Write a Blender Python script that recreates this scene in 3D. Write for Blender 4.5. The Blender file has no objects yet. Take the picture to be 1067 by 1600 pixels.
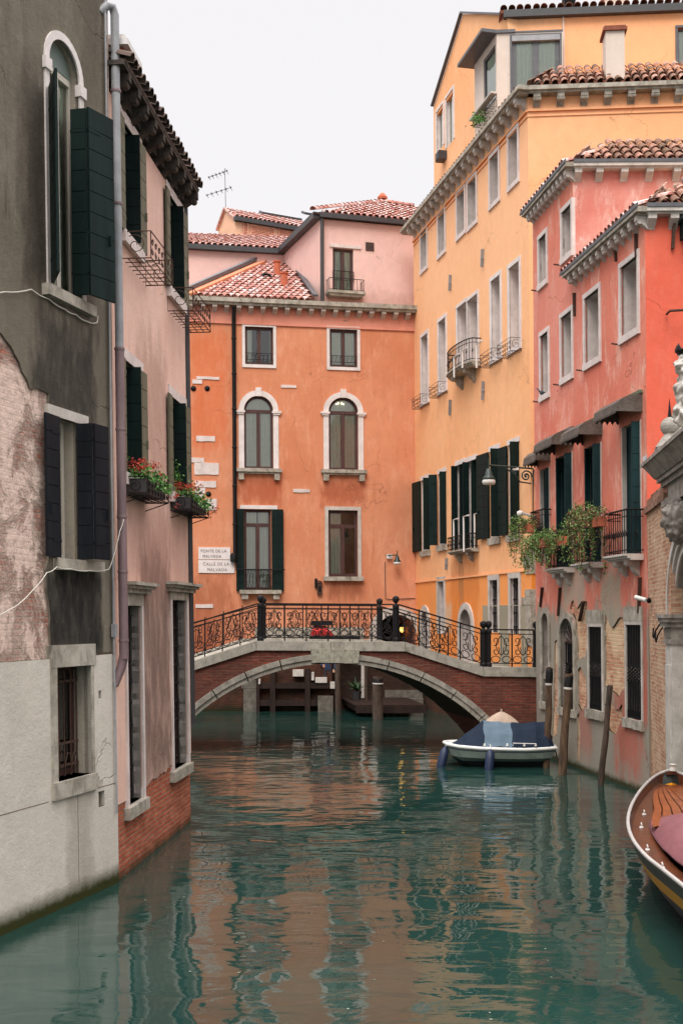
import bpy, math, random
from mathutils import Vector, Matrix
from mathutils.geometry import tessellate_polygon
from mathutils import noise as mnoise
R = random.Random(7)
sc = bpy.context.scene
# ------------------------------------------------------------------ camera, sky, sun, exposure
CH, CF, CX, HY = 3.4, 1800.0, 533.5, 965.0      # eye height, focal length and horizon in pixels of the photograph
cd = bpy.data.cameras.new('camera'); cam = bpy.data.objects.new('camera', cd)
sc.collection.objects.link(cam); sc.camera = cam
cam.location = (0, 0, CH); cam.rotation_euler = (math.pi/2, 0, 0)
cd.sensor_fit = 'VERTICAL'; cd.sensor_height = 36; cd.lens = 36*CF/1600
cd.shift_y = (HY-800)/1600.0; cd.shift_x = 0; cd.clip_end = 2000
SUN_EL, SUN_AZ = math.radians(50), math.radians(200)
w = bpy.data.worlds.new('World'); sc.world = w; w.use_nodes = True
nt = w.node_tree; nt.nodes.clear()
o = nt.nodes.new('ShaderNodeOutputWorld'); bg = nt.nodes.new('ShaderNodeBackground'); bg.inputs[1].default_value = 1.0
sky = nt.nodes.new('ShaderNodeTexSky'); sky.sky_type = 'NISHITA'; sky.sun_disc = False
sky.sun_elevation = SUN_EL; sky.sun_rotation = SUN_AZ; sky.dust_density = 4
tc = nt.nodes.new('ShaderNodeTexCoord'); sep = nt.nodes.new('ShaderNodeSeparateXYZ'); nt.links.new(tc.outputs['Generated'], sep.inputs[0])
m1 = nt.nodes.new('ShaderNodeMapRange'); m1.inputs[1].default_value = .5; m1.inputs[2].default_value = 1
m1.inputs[3].default_value = 0.73; m1.inputs[4].default_value = 3.9          # overcast sky, brightest overhead
nt.links.new(sep.outputs[2], m1.inputs[0])
vm = nt.nodes.new('ShaderNodeVectorMath'); vm.operation = 'SCALE'; vm.inputs[0].default_value = (1.0, .975, .985)
nt.links.new(m1.outputs[0], vm.inputs[3])
vs = nt.nodes.new('ShaderNodeVectorMath'); vs.operation = 'SCALE'; vs.inputs[3].default_value = .12
nt.links.new(sky.outputs[0], vs.inputs[0])
mx = nt.nodes.new('ShaderNodeMix'); mx.data_type = 'RGBA'; mx.inputs[0].default_value = .93
nt.links.new(vs.outputs[0], mx.inputs[6]); nt.links.new(vm.outputs[0], mx.inputs[7])
nt.links.new(mx.outputs[2], bg.inputs[0]); nt.links.new(bg.outputs[0], o.inputs[0])
sl = bpy.data.lights.new('sun', 'SUN'); sl.energy = 1.5; sl.angle = math.radians(30); sl.color = (1, .95, .88)
so = bpy.data.objects.new('sun', sl); sc.collection.objects.link(so)
so.rotation_euler = (math.radians(40), 0, math.radians(-12))
sc.view_settings.view_transform = 'Standard'; sc.view_settings.look = 'None'
sc.view_settings.exposure = 0.42; sc.view_settings.gamma = 1
sc.cycles.max_bounces = 7; sc.cycles.diffuse_bounces = 4; sc.cycles.glossy_bounces = 3
sc.cycles.transparent_max_bounces = 8; sc.cycles.caustics_reflective = False; sc.cycles.caustics_refractive = False
# ------------------------------------------------------------------ frames: a wall's own axes, read off the view
def lin(c): c /= 255.0; return c/12.92 if c <= .04045 else ((c+.055)/1.055)**2.4
def S(r, g, b, k=1.0): return (lin(r)*k, lin(g)*k, lin(b)*k, 1)
class Frame:
    def __init__(s, O, U, N, Up=Vector((0, 0, 1))):
        s.O, s.U, s.N, s.Up = Vector(O), Vector(U), Vector(N), Vector(Up)
        s.inv = Matrix((s.U, s.N, s.Up)).transposed().inverted()
    def pt(s, u, w, z): return s.O + s.U*u + s.N*w + s.Up*z
    def uz(s, px, py, w=0.0):
        d = Vector(((px-CX)/CF, 1, -(py-HY)/CF)); C0 = Vector((0, 0, CH))
        P = s.O + s.N*w; n = s.U.cross(s.Up); t = (P-C0).dot(n)/d.dot(n)
        q = s.inv @ (C0 + d*t - s.O); return q.x, q.z
    def u(s, px, py=900, w=0.0): return s.uz(px, py, w)[0]
    def z(s, px, py, w=0.0): return s.uz(px, py, w)[1]
    def rect(s, xl, xr, yt, yb):
        u0, z1 = s.uz(xl, yt); z0 = s.z(xl, yb); u1 = s.u(xr, (yt+yb)/2); u0 = s.u(xl, (yt+yb)/2)
        return (u0, u1, z0, z1)
def P3(px, py, Y): return Vector(((px-CX)/CF*Y, Y, CH-(py-HY)/CF*Y))
def wall_frame(a, b, lean):
    Up = Vector((lean, 0, 1)); A = P3(*a); B = P3(*b)
    A = A - Up*A.z; B = B - Up*B.z
    U = (B-A).normalized(); N = Vector((U.y, -U.x, 0))
    if N.dot(-A) < 0: N = -N
    F = Frame(A, U, N, Up); F.L = (B-A).length; return F
WORLD = Frame((0, 0, 0), (1, 0, 0), (0, 1, 0))     # local (u, w, z) = world x, y, z
# ------------------------------------------------------------------ objects
ORG = {}
def props(o, label=None, cat=None, group=None, kind=None):
    if label: o['label'] = label
    if cat: o['category'] = cat
    if group: o['group'] = group
    if kind: o['kind'] = kind
    return o
def thing(name, loc, label, cat, group=None):
    o = bpy.data.objects.new(name, None); sc.collection.objects.link(o); o.location = loc; o.empty_display_size = .3
    ORG[o.name] = Vector(loc); return props(o, label, cat, group)
class MB:
    def __init__(s, F=WORLD): s.F, s.v, s.f, s.m, s.uv = F, [], [], [], []
    def face(s, pts, m=0, uv=None):
        i = len(s.v); s.v += [Vector(p) for p in pts]; s.f.append(list(range(i, i+len(pts)))); s.m.append(m); s.uv.append(uv)
    def grid(s, rows, m=0, uv=None, close=False):                 # rows of points, shared vertices
        i = len(s.v); n = len(rows[0])
        for r in rows: s.v += [Vector(p) for p in r]
        for a in range(len(rows)-1):
            for b in range(n if close else n-1):
                c = (b+1) % n
                s.f.append([i+a*n+b, i+a*n+c, i+(a+1)*n+c, i+(a+1)*n+b]); s.m.append(m); s.uv.append(uv)
    def box(s, u0, u1, w0, w1, z0, z1, m=0, uv=None):
        c = [(u0, w0, z0), (u1, w0, z0), (u1, w1, z0), (u0, w1, z0), (u0, w0, z1), (u1, w0, z1), (u1, w1, z1), (u0, w1, z1)]
        s.hexa(c, m, uv)
    def hexa(s, c, m=0, uv=None):
        i = len(s.v); s.v += [Vector(p) for p in c]
        for f in ((3, 2, 1, 0), (4, 5, 6, 7), (0, 1, 5, 4), (1, 2, 6, 5), (2, 3, 7, 6), (3, 0, 4, 7)):
            s.f.append([i+k for k in f]); s.m.append(m); s.uv.append(uv)
    def beam(s, a, b, wd, ht, m=0, up=Vector((0, 0, 1))):         # box along a segment
        a, b, up = Vector(a), Vector(b), Vector(up); d = (b-a).normalized(); x = d.cross(up)
        if x.length < 1e-4: x = Vector((1, 0, 0))
        x.normalize(); y = x.cross(d).normalized(); x *= wd/2; y *= ht/2
        s.hexa([a-x-y, a+x-y, b+x-y, b-x-y, a-x+y, a+x+y, b+x+y, b-x+y], m)
    def prism(s, poly, w0, w1, m=0, ms=None, back=True):          # polygon in (u,z) extruded along w
        s.face([(u, w1, z) for u, z in poly], m)
        if back: s.face([(u, w0, z) for u, z in poly][::-1], m)
        n = len(poly)
        for k in range(n):
            a, b = poly[k], poly[(k+1) % n]
            s.face([(a[0], w1, a[1]), (a[0], w0, a[1]), (b[0], w0, b[1]), (b[0], w1, b[1])], m if ms is None else ms)
    def sheet(s, outer, holes, w0, w1, m=0):                      # polygon with holes, a real thickness
        loops = [outer]+holes
        tris = tessellate_polygon([[Vector((p[0], p[1], 0)) for p in l] for l in loops])
        flat = [p for l in loops for p in l]
        for t in tris: s.face([(flat[k][0], w1, flat[k][1]) for k in t], m)
        for l in loops:
            for k in range(len(l)):
                a, b = l[k], l[(k+1) % len(l)]
                s.face([(a[0], w1, a[1]), (a[0], w0, a[1]), (b[0], w0, b[1]), (b[0], w1, b[1])], m)
    def strip(s, inner, outer, w0, w1, m=0, close=False):         # ring between two polylines, extruded
        n = len(inner)
        for k in range(n if close else n-1):
            j = (k+1) % n
            a, b, c, d = inner[k], inner[j], outer[j], outer[k]
            s.face([(a[0], w1, a[1]), (b[0], w1, b[1]), (c[0], w1, c[1]), (d[0], w1, d[1])], m)
            s.face([(a[0], w0, a[1]), (a[0], w1, a[1]), (b[0], w1, b[1]), (b[0], w0, b[1])], m)
            s.face([(d[0], w1, d[1]), (d[0], w0, d[1]), (c[0], w0, c[1]), (c[0], w1, c[1])], m)
        if not close:
            for a, d in ((inner[0], outer[0]), (inner[-1], outer[-1])):
                s.face([(a[0], w0, a[1]), (a[0], w1, a[1]), (d[0], w1, d[1]), (d[0], w0, d[1])], m)
    def tube(s, pts, r, n=5, m=0, r2=None, cap=True):
        pts = [Vector(p) for p in pts]; rows = []; up = None
        for k, p in enumerate(pts):
            d = (pts[min(k+1, len(pts)-1)]-pts[max(k-1, 0)])
            if d.length < 1e-7: d = Vector((0, 0, 1))
            d.normalize()
            if up is None: up = d.orthogonal().normalized()
            up = (up - d*up.dot(d))
            if up.length < 1e-4: up = d.orthogonal()
            up.normalize(); x = d.cross(up)
            rr = r if r2 is None else r+(r2-r)*k/(len(pts)-1)
            rows.append([p+(up*math.cos(2*math.pi*j/n)+x*math.sin(2*math.pi*j/n))*rr for j in range(n)])
        s.grid(rows, m, close=True)
        if cap: s.face(rows[0][::-1], m); s.face(rows[-1], m)
    def lathe(s, c, prof, n=10, m=0, axis=(0, 0, 1)):             # prof: (radius, height)
        ax = Vector(axis).normalized(); x = ax.orthogonal().normalized(); y = ax.cross(x); c = Vector(c)
        s.grid([[c+ax*h+(x*math.cos(2*math.pi*j/n)+y*math.sin(2*math.pi*j/n))*max(r, .0005) for j in range(n)] for r, h in prof], m, close=True)
    def build(s, name, mats, parent=None, smooth=False, loc=None, sub=0):
        if not isinstance(mats, (list, tuple)): mats = [mats]
        org = ORG[parent.name] if parent else Vector(loc if loc is not None else (0, 0, 0))
        me = bpy.data.meshes.new(name); F = s.F
        me.from_pydata([F.pt(*v)-org for v in s.v], [], s.f)
        for mt in mats: me.materials.append(mt)
        me.polygons.foreach_set('material_index', s.m)
        uvl = me.uv_layers.new(name='UVMap'); data = []
        for k, f in enumerate(s.f):
            if s.uv[k] is not None: data += list(s.uv[k])*len(f); continue
            p = [s.v[i] for i in f]; n = Vector((0, 0, 0))
            for a in range(len(p)): n += p[a].cross(p[(a+1) % len(p)])
            a = [abs(n.x), abs(n.y), abs(n.z)]
            if a[2] > a[0] and a[2] > a[1]: g = lambda q: (q.x, q.y)
            elif a[1] >= a[0]: g = lambda q: (q.x, q.z)
            else: g = lambda q: (q.y, q.z)
            for q in p: data += list(g(q))
        uvl.data.foreach_set('uv', data)
        if smooth: me.polygons.foreach_set('use_smooth', [True]*len(s.f))
        me.validate(); me.update()
        o = bpy.data.objects.new(name, me); sc.collection.objects.link(o)
        if parent: o.parent = parent; ORG[o.name] = org
        else: o.location = org; ORG[o.name] = org
        if sub:
            md = o.modifiers.new('s', 'SUBSURF'); md.levels = md.render_levels = sub
        return o
# ------------------------------------------------------------------ materials
class NT:
    def __init__(s, name):
        s.mat = bpy.data.materials.new(name); s.mat.use_nodes = True; s.t = s.mat.node_tree; s.n = s.t.nodes
        s.b = s.n['Principled BSDF']; s._uv = None
    def new(s, k): return s.n.new(k)
    def l(s, a, b): s.t.links.new(a, b)
    def set(s, i, v):
        if hasattr(v, 'is_linked'): s.l(v, i)
        else: i.default_value = v
    def uv(s, k='UV'):
        t = s.new('ShaderNodeTexCoord'); return t.outputs[k]
    def pos(s): return s.new('ShaderNodeNewGeometry').outputs['Position']
    def sc(s, v, x, y, z=1): n = s.new('ShaderNodeVectorMath'); n.operation = 'MULTIPLY'; s.l(v, n.inputs[0]); n.inputs[1].default_value = (x, y, z); return n.outputs[0]
    def noise(s, v, scale, detail=4, rough=.55, dist=0): n = s.new('ShaderNodeTexNoise'); s.l(v, n.inputs['Vector']); n.inputs['Scale'].default_value = scale; n.inputs['Detail'].default_value = detail; n.inputs['Roughness'].default_value = rough; n.inputs['Distortion'].default_value = dist; return n.outputs['Fac']
    def m(s, op, a, b=0.0, c=None):
        n = s.new('ShaderNodeMath'); n.operation = op; s.set(n.inputs[0], a); s.set(n.inputs[1], b)
        if c is not None: s.set(n.inputs[2], c)
        return n.outputs[0]
    def ramp(s, v, a, b, lo=0.0, hi=1.0): n = s.new('ShaderNodeMapRange'); n.interpolation_type = 'SMOOTHSTEP'; s.set(n.inputs[0], v); s.set(n.inputs[1], a); s.set(n.inputs[2], b); s.set(n.inputs[3], lo); s.set(n.inputs[4], hi); return n.outputs[0]
    def mix(s, f, a, b, mode='MIX'):
        n = s.new('ShaderNodeMix'); n.data_type = 'RGBA'; n.blend_type = mode; s.set(n.inputs[0], f); s.set(n.inputs[6], a); s.set(n.inputs[7], b); return n.outputs[2]
    def sep(s, v): n = s.new('ShaderNodeSeparateXYZ'); s.l(v, n.inputs[0]); return n.outputs
    def bump(s, h, dist, st=1.0, nrm=None):
        n = s.new('ShaderNodeBump'); n.inputs['Strength'].default_value = st; n.inputs['Distance'].default_value = dist; s.l(h, n.inputs['Height'])
        if nrm is not None: s.l(nrm, n.inputs['Normal'])
        return n.outputs[0]
    def done(s, col, rough=.85, nrm=None, spec=.3, metal=0.0):
        s.set(s.b.inputs['Base Color'], col); s.set(s.b.inputs['Roughness'], rough); s.b.inputs['Specular IOR Level'].default_value = spec; s.b.inputs['Metallic'].default_value = metal
        if nrm is not None: s.l(nrm, s.b.inputs['Normal'])
        return s.mat
def stain_mask(n, uv, x, z, st):
    u0, u1, z0, z1, soft = st; d = n.m('MULTIPLY', n.m('SUBTRACT', n.noise(n.sc(uv, 1, .35), 5, 5), .5), soft*2.2)
    xx = n.m('ADD', x, d); zz = n.m('ADD', z, n.m('MULTIPLY', d, 1.5))
    a = n.m('MULTIPLY', n.ramp(xx, u0-soft/2, u0+soft/2), n.ramp(xx, u1-soft/2, u1+soft/2, 1, 0))
    b = n.m('MULTIPLY', n.ramp(zz, z0-soft, z0+soft), n.ramp(zz, z1-soft, z1+soft, 1, 0))
    return n.m('MULTIPLY', a, b)
def plaster(name, c1, c2, worn=None, wornamt=.5, streak=None, sk=.5, stains=(), low=None, grain=.012, bscale=.6, algae=None):
    n = NT(name); uv = n.uv(); e = n.sep(uv); x, z = e[0], e[1]
    big = n.noise(uv, bscale, 6, .6); col = n.mix(n.ramp(big, .35, .68), c1, c2)
    mid = n.noise(n.sc(uv, 1, .8), 3.1, 6, .65)
    col = n.mix(n.ramp(mid, .3, .75, 0, .35), col, tuple(v*.72 for v in c1[:3])+(1,))
    if worn:
        s1 = n.noise(n.sc(uv, 1.6, .55), 1.3, 9, .72, .4); s2 = n.noise(n.sc(uv, 5, 1.2), 2.2, 7, .7)
        f = n.m('MULTIPLY', n.ramp(s1, .47, .66), n.ramp(s2, .33, .62)); col = n.mix(n.m('MULTIPLY', f, wornamt), col, worn)
    if low:                                                      # bottom zone where the colour has washed off
        zl, cl, amt, blend = low; k = n.m('ADD', z, n.m('MULTIPLY', n.m('SUBTRACT', n.noise(n.sc(uv, 1.6, .6), .9, 7, .65), .5), blend*4))
        col = n.mix(n.m('MULTIPLY', n.ramp(k, zl-blend*.35, zl+blend*.35, 1, 0), amt), col, cl)
    if streak:
        s = n.noise(n.sc(uv, 5, .4), 1.0, 8, .7); s2 = n.noise(uv, .8, 4)
        col = n.mix(n.m('MULTIPLY', n.m('MULTIPLY', n.ramp(s, .5, .72), n.ramp(s2, .4, .65)), sk), col, streak)
    for u0, u1, z0, z1, soft, c, amt in stains:
        mk = stain_mask(n, uv, x, z, (u0, u1, z0, z1, soft)); g = n.ramp(n.noise(n.sc(uv, 2.6, .8), 1.6, 8, .7), .2, .6, .5, 1)
        col = n.mix(n.m('MULTIPLY', n.m('MULTIPLY', mk, g), amt), col, c)
    if algae:
        za, ca = algae; k = n.m('ADD', z, n.m('MULTIPLY', n.m('SUBTRACT', n.noise(n.sc(uv, 1, 1.2), 4.5, 9, .75), .5), .22))
        col = n.mix(n.ramp(k, za*.8, za*1.5, .6, 0), col, tuple(v*1.6+.03 for v in ca[:3])+(1,)); col = n.mix(n.ramp(k, za*.35, za, 1, 0), col, ca)
    fine = n.noise(uv, 38, 5, .7); vf = n.noise(uv, 9, 6, .7)
    col = n.mix(n.ramp(fine, .25, .75, .12, 0), col, (0, 0, 0, 1)); col = n.mix(n.ramp(vf, .62, .8, 0, .16), col, (.8, .75, .7, 1))
    wv = n.new('ShaderNodeVectorMath'); wv.operation = 'ADD'; n.l(uv, wv.inputs[0]); nz = n.new('ShaderNodeTexNoise'); n.l(uv, nz.inputs['Vector']); nz.inputs['Scale'].default_value = 1.6; nz.inputs['Detail'].default_value = 6; n.l(nz.outputs['Color'], wv.inputs[1])
    vo = n.new('ShaderNodeTexVoronoi'); vo.feature = 'DISTANCE_TO_EDGE'; vo.inputs['Scale'].default_value = .42; n.l(wv.outputs[0], vo.inputs['Vector'])
    ck = n.m('MULTIPLY', n.ramp(vo.outputs['Distance'], .0, .006, 1, 0), n.ramp(n.noise(uv, .5, 4), .5, .6)); col = n.mix(n.m('MULTIPLY', ck, .55), col, tuple(v*.35 for v in c2[:3])+(1,))
    sp = n.ramp(n.noise(uv, 4.5, 7, .75), .66, .72); col = n.mix(n.m('MULTIPLY', sp, .22), col, (.75, .7, .64, 1))
    h = n.m('SUBTRACT', n.m('ADD', n.m('MULTIPLY', fine, .4), n.m('MULTIPLY', vf, 1.0)), n.m('MULTIPLY', ck, .8))
    return n.done(col, .92, n.bump(h, grain, .9), .15)
def brick(name, ca, cb, mortar, bw=.25, bh=.07, ms=.011, plas=None, pamt=.5, stain=None, algae=None):
    n = NT(name); uv = n.uv(); e = n.sep(uv)
    wob = n.noise(uv, 2.2, 3); c = n.new('ShaderNodeCombineXYZ')
    n.set(c.inputs[0], n.m('ADD', e[0], n.m('MULTIPLY', wob, .05))); n.set(c.inputs[1], n.m('ADD', e[1], n.m('MULTIPLY', n.noise(uv, 1.1, 3), .06)))
    b = n.new('ShaderNodeTexBrick'); n.l(c.outputs[0], b.inputs['Vector']); b.inputs['Scale'].default_value = 1
    b.inputs['Brick Width'].default_value = bw; b.inputs['Row Height'].default_value = bh; b.inputs['Mortar Size'].default_value = ms; b.inputs['Mortar Smooth'].default_value = .3
    b.inputs['Color1'].default_value = ca; b.inputs['Color2'].default_value = cb; b.inputs['Mortar'].default_value = mortar; b.inputs['Bias'].default_value = -.1
    col = n.mix(n.ramp(n.noise(n.sc(uv, 4, 13), 1, 4, .8), .3, .7, 0, .75), b.outputs['Color'], tuple(v*.5 for v in ca[:3])+(1,))
    col = n.mix(n.ramp(n.noise(uv, 14, 5), .5, .8, 0, .5), col, mortar)
    if stain: col = n.mix(n.ramp(n.noise(uv, .9, 6, .65), .4, .62, 0, stain[1]), col, stain[0])
    fac = b.outputs['Fac']; h = n.m('SUBTRACT', n.m('MULTIPLY', n.noise(uv, 25, 5, .7), .6), n.m('MULTIPLY', fac, 1.0))
    if plas:
        pm = n.m('MULTIPLY', n.ramp(n.noise(uv, 1.4, 9, .74, .5), .37, .54), pamt)
        h = n.m('ADD', n.m('MULTIPLY', h, n.m('SUBTRACT', 1.0, n.m('MULTIPLY', pm, .85))), n.m('MULTIPLY', n.m('ADD', n.noise(uv, 9, 9, .8), 1.2), n.m('MULTIPLY', pm, 2.2))); col = n.mix(pm, col, n.mix(n.ramp(n.noise(uv, 12, 6, .7), .35, .75), plas, tuple(v*.66 for v in plas[:3])+(1,)))
    if algae: col = n.mix(n.ramp(n.m('ADD', e[1], n.m('MULTIPLY', n.noise(uv, 3, 6), .3)), algae[0]*.5, algae[0]+.15, .9, 0), col, algae[1])
    return n.done(col, .93, n.bump(h, .012, 1.0), .12)
def stone(name, c, c2=None, dirt=.4, sc_=3.0, rough=.75, grain=.006, dcol=(.05, .045, .04, 1)):
    n = NT(name); uv = n.pos(); c2 = c2 or tuple(v*.75 for v in c[:3])+(1,)
    col = n.mix(n.ramp(n.noise(uv, sc_, 7, .65), .3, .7), c, c2)
    col = n.mix(n.ramp(n.noise(n.sc(uv, 1, 1, .4), sc_*1.7, 8, .72), .5, .72, 0, dirt), col, dcol)
    col = n.mix(n.ramp(n.noise(uv, 60, 3, .8), .3, .7, .15, 0), col, (0, 0, 0, 1))
    return n.done(col, rough, n.bump(n.noise(uv, 22, 7, .7), grain, .8), .3)
def plain(name, c, rough=.6, var=.25, spec=.4, sc_=6, metal=0.0, bump=0.0, stretch=(1, 1, 1)):
    n = NT(name); p = n.sc(n.pos(), *stretch)
    a = n.noise(p, sc_, 5, .65); col = n.mix(n.ramp(a, .3, .72), c, tuple(v*(1-var) for v in c[:3])+(1,))
    col = n.mix(n.ramp(n.noise(p, sc_*6, 4, .7), .55, .8, 0, var*.6), col, tuple(min(1, v*1.7+.02) for v in c[:3])+(1,))
    return n.done(col, rough, n.bump(n.noise(p, sc_*5, 5), bump, .7) if bump else None, spec, metal)
def wood(name, c, c2, rough=.55, axis=(1, 1, .12), sc_=12, spec=.4):
    n = NT(name); p = n.sc(n.pos(), *axis); col = n.mix(n.ramp(n.noise(p, sc_, 6, .7, .6), .3, .7), c, c2)
    return n.done(col, rough, n.bump(n.noise(p, sc_*2, 5), .004, .8), spec)
def tile_mat(name, cols, moss=None):
    n = NT(name); uv = n.uv(); wn = n.new('ShaderNodeTexWhiteNoise'); wn.noise_dimensions = '2D'; n.l(uv, wn.inputs['Vector'])
    v = n.m('ADD', n.m('MULTIPLY', wn.outputs['Value'], .6), n.m('MULTIPLY', n.ramp(n.noise(n.pos(), .9, 5), .3, .7), .4)); col = cols[0]
    for k, c in enumerate(cols[1:]): col = n.mix(n.ramp(v, (k+1)/len(cols)-.02, (k+1)/len(cols)+.02), col, c)
    p = n.pos(); col = n.mix(n.ramp(n.noise(p, 5, 8, .75), .45, .62, 0, .75), col, moss or (.12, .08, .06, 1))
    return n.done(col, .9, n.bump(n.noise(p, 30, 4), .004), .2)
def glass_mat(name, tint=(.8, .9, .9, 1), refl=.9):
    n = NT(name); n.n.remove(n.b); tr = n.new('ShaderNodeBsdfTransparent'); tr.inputs[0].default_value = tint
    gl = n.new('ShaderNodeBsdfGlossy'); gl.inputs[0].default_value = (refl, refl, refl, 1); gl.inputs['Roughness'].default_value = .03
    p = n.pos(); n.l(n.bump(n.noise(p, 1.6, 2), .01, .6), gl.inputs['Normal'])
    fr = n.new('ShaderNodeFresnel'); fr.inputs[0].default_value = 1.6; mx = n.new('ShaderNodeMixShader')
    n.l(n.m('ADD', n.m('MULTIPLY', fr.outputs[0], 1.3), .05), mx.inputs[0]); n.l(tr.outputs[0], mx.inputs[1]); n.l(gl.outputs[0], mx.inputs[2])
    n.l(mx.outputs[0], n.n['Material Output'].inputs[0]); return n.mat
def leaf_mat(name, a, b, c):
    n = NT(name); uv = n.uv(); wn = n.new('ShaderNodeTexWhiteNoise'); wn.noise_dimensions = '2D'; n.l(uv, wn.inputs['Vector']); v = wn.outputs['Value']
    col = n.mix(n.ramp(v, .3, .4), a, n.mix(n.ramp(v, .7, .8), b, c)); n.b.inputs['Transmission Weight'].default_value = 0
    return n.done(col, .6, None, .35)
M = {}
DARK = S(24, 22, 22)
M['inside'] = plain('room_dark', S(30, 27, 26), .9, .3)  # near-black panel closing each opening, paints in the unlit room
M['istria'] = stone('istrian_stone', S(206, 198, 190), S(180, 172, 162), .3)
M['istria_dirty'] = stone('weathered_stone', S(186, 178, 164), S(142, 134, 120), .75, 4)
M['istria_white'] = stone('white_window_stone', S(232, 222, 218), S(212, 203, 198), .12)
M['trim_pink'] = stone('pale_window_stone', S(226, 212, 206), S(204, 190, 184), .15)
M['frame_brown'] = wood('brown_window_wood', S(84, 52, 46), S(58, 36, 33), .5)
M['frame_white'] = plain('white_painted_wood', S(214, 208, 200), .6, .12)
M['frame_pale'] = plain('weathered_white_boards', S(200, 190, 176), .7, .2, stretch=(1, 1, .2))
M['curtain'] = plain('curtain_cloth', S(232, 236, 220), .9, .08)
M['shutter'] = wood('dark_green_shutter_paint', S(20, 38, 35), S(12, 24, 23), .6, sc_=5, spec=.12)
M['shutter_black'] = wood('black_shutter_paint', S(30, 33, 38), S(18, 20, 24), .6, sc_=5, spec=.12)
M['shutter_teal'] = wood('teal_shutter_paint', S(28, 56, 58), S(18, 40, 43), .6, sc_=5, spec=.15)
M['shutter_grey'] = wood('grey_green_shutter_paint', S(112, 132, 122), S(92, 110, 104), .65, sc_=5)
M['shutter_lit'] = wood('lit_green_shutter_paint', S(104, 102, 82), S(84, 82, 66), .65, sc_=5)  # green leaves catching light at a grazing angle, painted as olive
M['iron'] = plain('black_wrought_iron', S(20, 19, 20), .6, .3, .2, 20)
M['iron_rust'] = plain('rusty_iron', S(78, 56, 46), .8, .4, .3, 20)
M['lead'] = plain('lead_gutter', S(86, 86, 90), .5, .3, .5)
M['gutter_dark'] = plain('dark_gutter', S(58, 56, 58), .5, .3, .5)
M['copper_pipe'] = plain('weathered_copper_pipe', S(128, 104, 106), .5, .35, .5, 5, stretch=(1, 1, .3))
M['pipe_grey'] = plain('grey_zinc_pipe', S(150, 150, 152), .45, .25, .5, 5)
M['tile'] = tile_mat('terracotta_tiles', [S(186, 126, 112), S(210, 170, 160), S(166, 102, 90), S(220, 200, 196), S(194, 134, 118), S(214, 184, 176)], S(130, 84, 76))
M['tile_old'] = tile_mat('mossy_terracotta_tiles', [S(142, 104, 88), S(170, 122, 104), S(116, 86, 70), S(196, 156, 140)], S(72, 66, 48))
M['tile_bed'] = plain('tile_bedding', S(140, 84, 66), .9, .4, .2)
M['terracotta'] = plain('terracotta_clay', S(190, 104, 74), .85, .25)
M['glass'] = glass_mat('window_glass', (.93, 1, .96, 1))
M['lamp_white'] = plain('opal_glass', S(215, 212, 205), .3, .05)
M['white'] = plain('white_paint', S(220, 216, 212), .5, .08)
M['cable'] = plain('cream_cable', S(206, 200, 188), .5, .1)
M['green_metal'] = plain('green_lamp_metal', S(18, 44, 38), .45, .3, .5)

def arc(u0, u1, zs, rise, n=14):
    c, r = (u0+u1)/2, (u1-u0)/2
    return [(c+r*math.cos(math.pi*k/n), zs+rise*math.sin(math.pi*k/n)) for k in range(n+1)]
def outline(r, rise=0):
    u0, u1, z0, z1 = r
    if not rise: return [(u0, z0), (u1, z0), (u1, z1), (u0, z1)]
    return [(u0, z0), (u1, z0)] + arc(u0, u1, z1-rise, rise)
def wall(F, parent, u0, u1, z0, z1, holes, mats, body=5.0, name='wall', sides=True, w=0.0, gable=None):
    """a wall with real openings: (rect, rise, depth) each; reveals in slot 1, a dark panel for the unlit room behind in slot 2"""
    b = MB(F); us = sorted(set([u0, u1]+[h[0][k] for h in holes for k in (0, 1) if u0 < h[0][k] < u1]))
    zs = sorted(set([z0, z1]+[h[0][k] for h in holes for k in (2, 3) if z0 < h[0][k] < z1]))
    for i in range(len(us)-1):
        for j in range(len(zs)-1):
            a, c, d, e = us[i], us[i+1], zs[j], zs[j+1]; mu, mz = (a+c)/2, (d+e)/2
            if any(h[0][0] < mu < h[0][1] and h[0][2] < mz < h[0][3] for h in holes): continue
            b.face([(a, w, d), (c, w, d), (c, w, e), (a, w, e)])
    for (r, rise, dep) in holes:
        ol = outline(r, rise); n = len(ol)
        if rise:
            ar = ol[2:]
            for k in range(len(ar)-1): b.face([(ar[k][0], w, ar[k][1]), (ar[k][0], w, r[3]), (ar[k+1][0], w, r[3]), (ar[k+1][0], w, ar[k+1][1])])
        for k in range(n):
            p, q = ol[k], ol[(k+1) % n]
            b.face([(p[0], w, p[1]), (q[0], w, q[1]), (q[0], w-dep, q[1]), (p[0], w-dep, p[1])], 1)
        b.face([(p[0], w-dep, p[1]) for p in ol], 2)
    if gable: b.face([(u, w, z) for u, z in gable])
    if sides:
        for u in (u0, u1): b.face([(u, w, z0), (u, w-body, z0), (u, w-body, z1), (u, w, z1)])
        b.face([(u0, w-body, z0), (u1, w-body, z0), (u1, w-body, z1), (u0, w-body, z1)])
        b.face([(u0, w, z1), (u1, w, z1), (u1, w-body, z1), (u0, w-body, z1)])
    return b.build(name, mats, parent)
def curtain(F, parent, r, w, rise=0, mat=None, u0=None, u1=None, name='curtain'):
    a, c = (u0 if u0 is not None else r[0]), (u1 if u1 is not None else r[1]); n = max(10, int((c-a)/.025)); rows = []
    zs = [r[2]+(r[3]-r[2])*k/6 for k in range(7)]; ph = R.random()*6
    for z in zs: rows.append([(a+(c-a)*k/n, w+.022*math.sin(k*1.25+ph+.25*math.sin(z*2)), z) for k in range(n+1)])
    b = MB(F); b.grid(rows); return b.build(name, mat or M['curtain'], parent, smooth=True)
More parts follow.
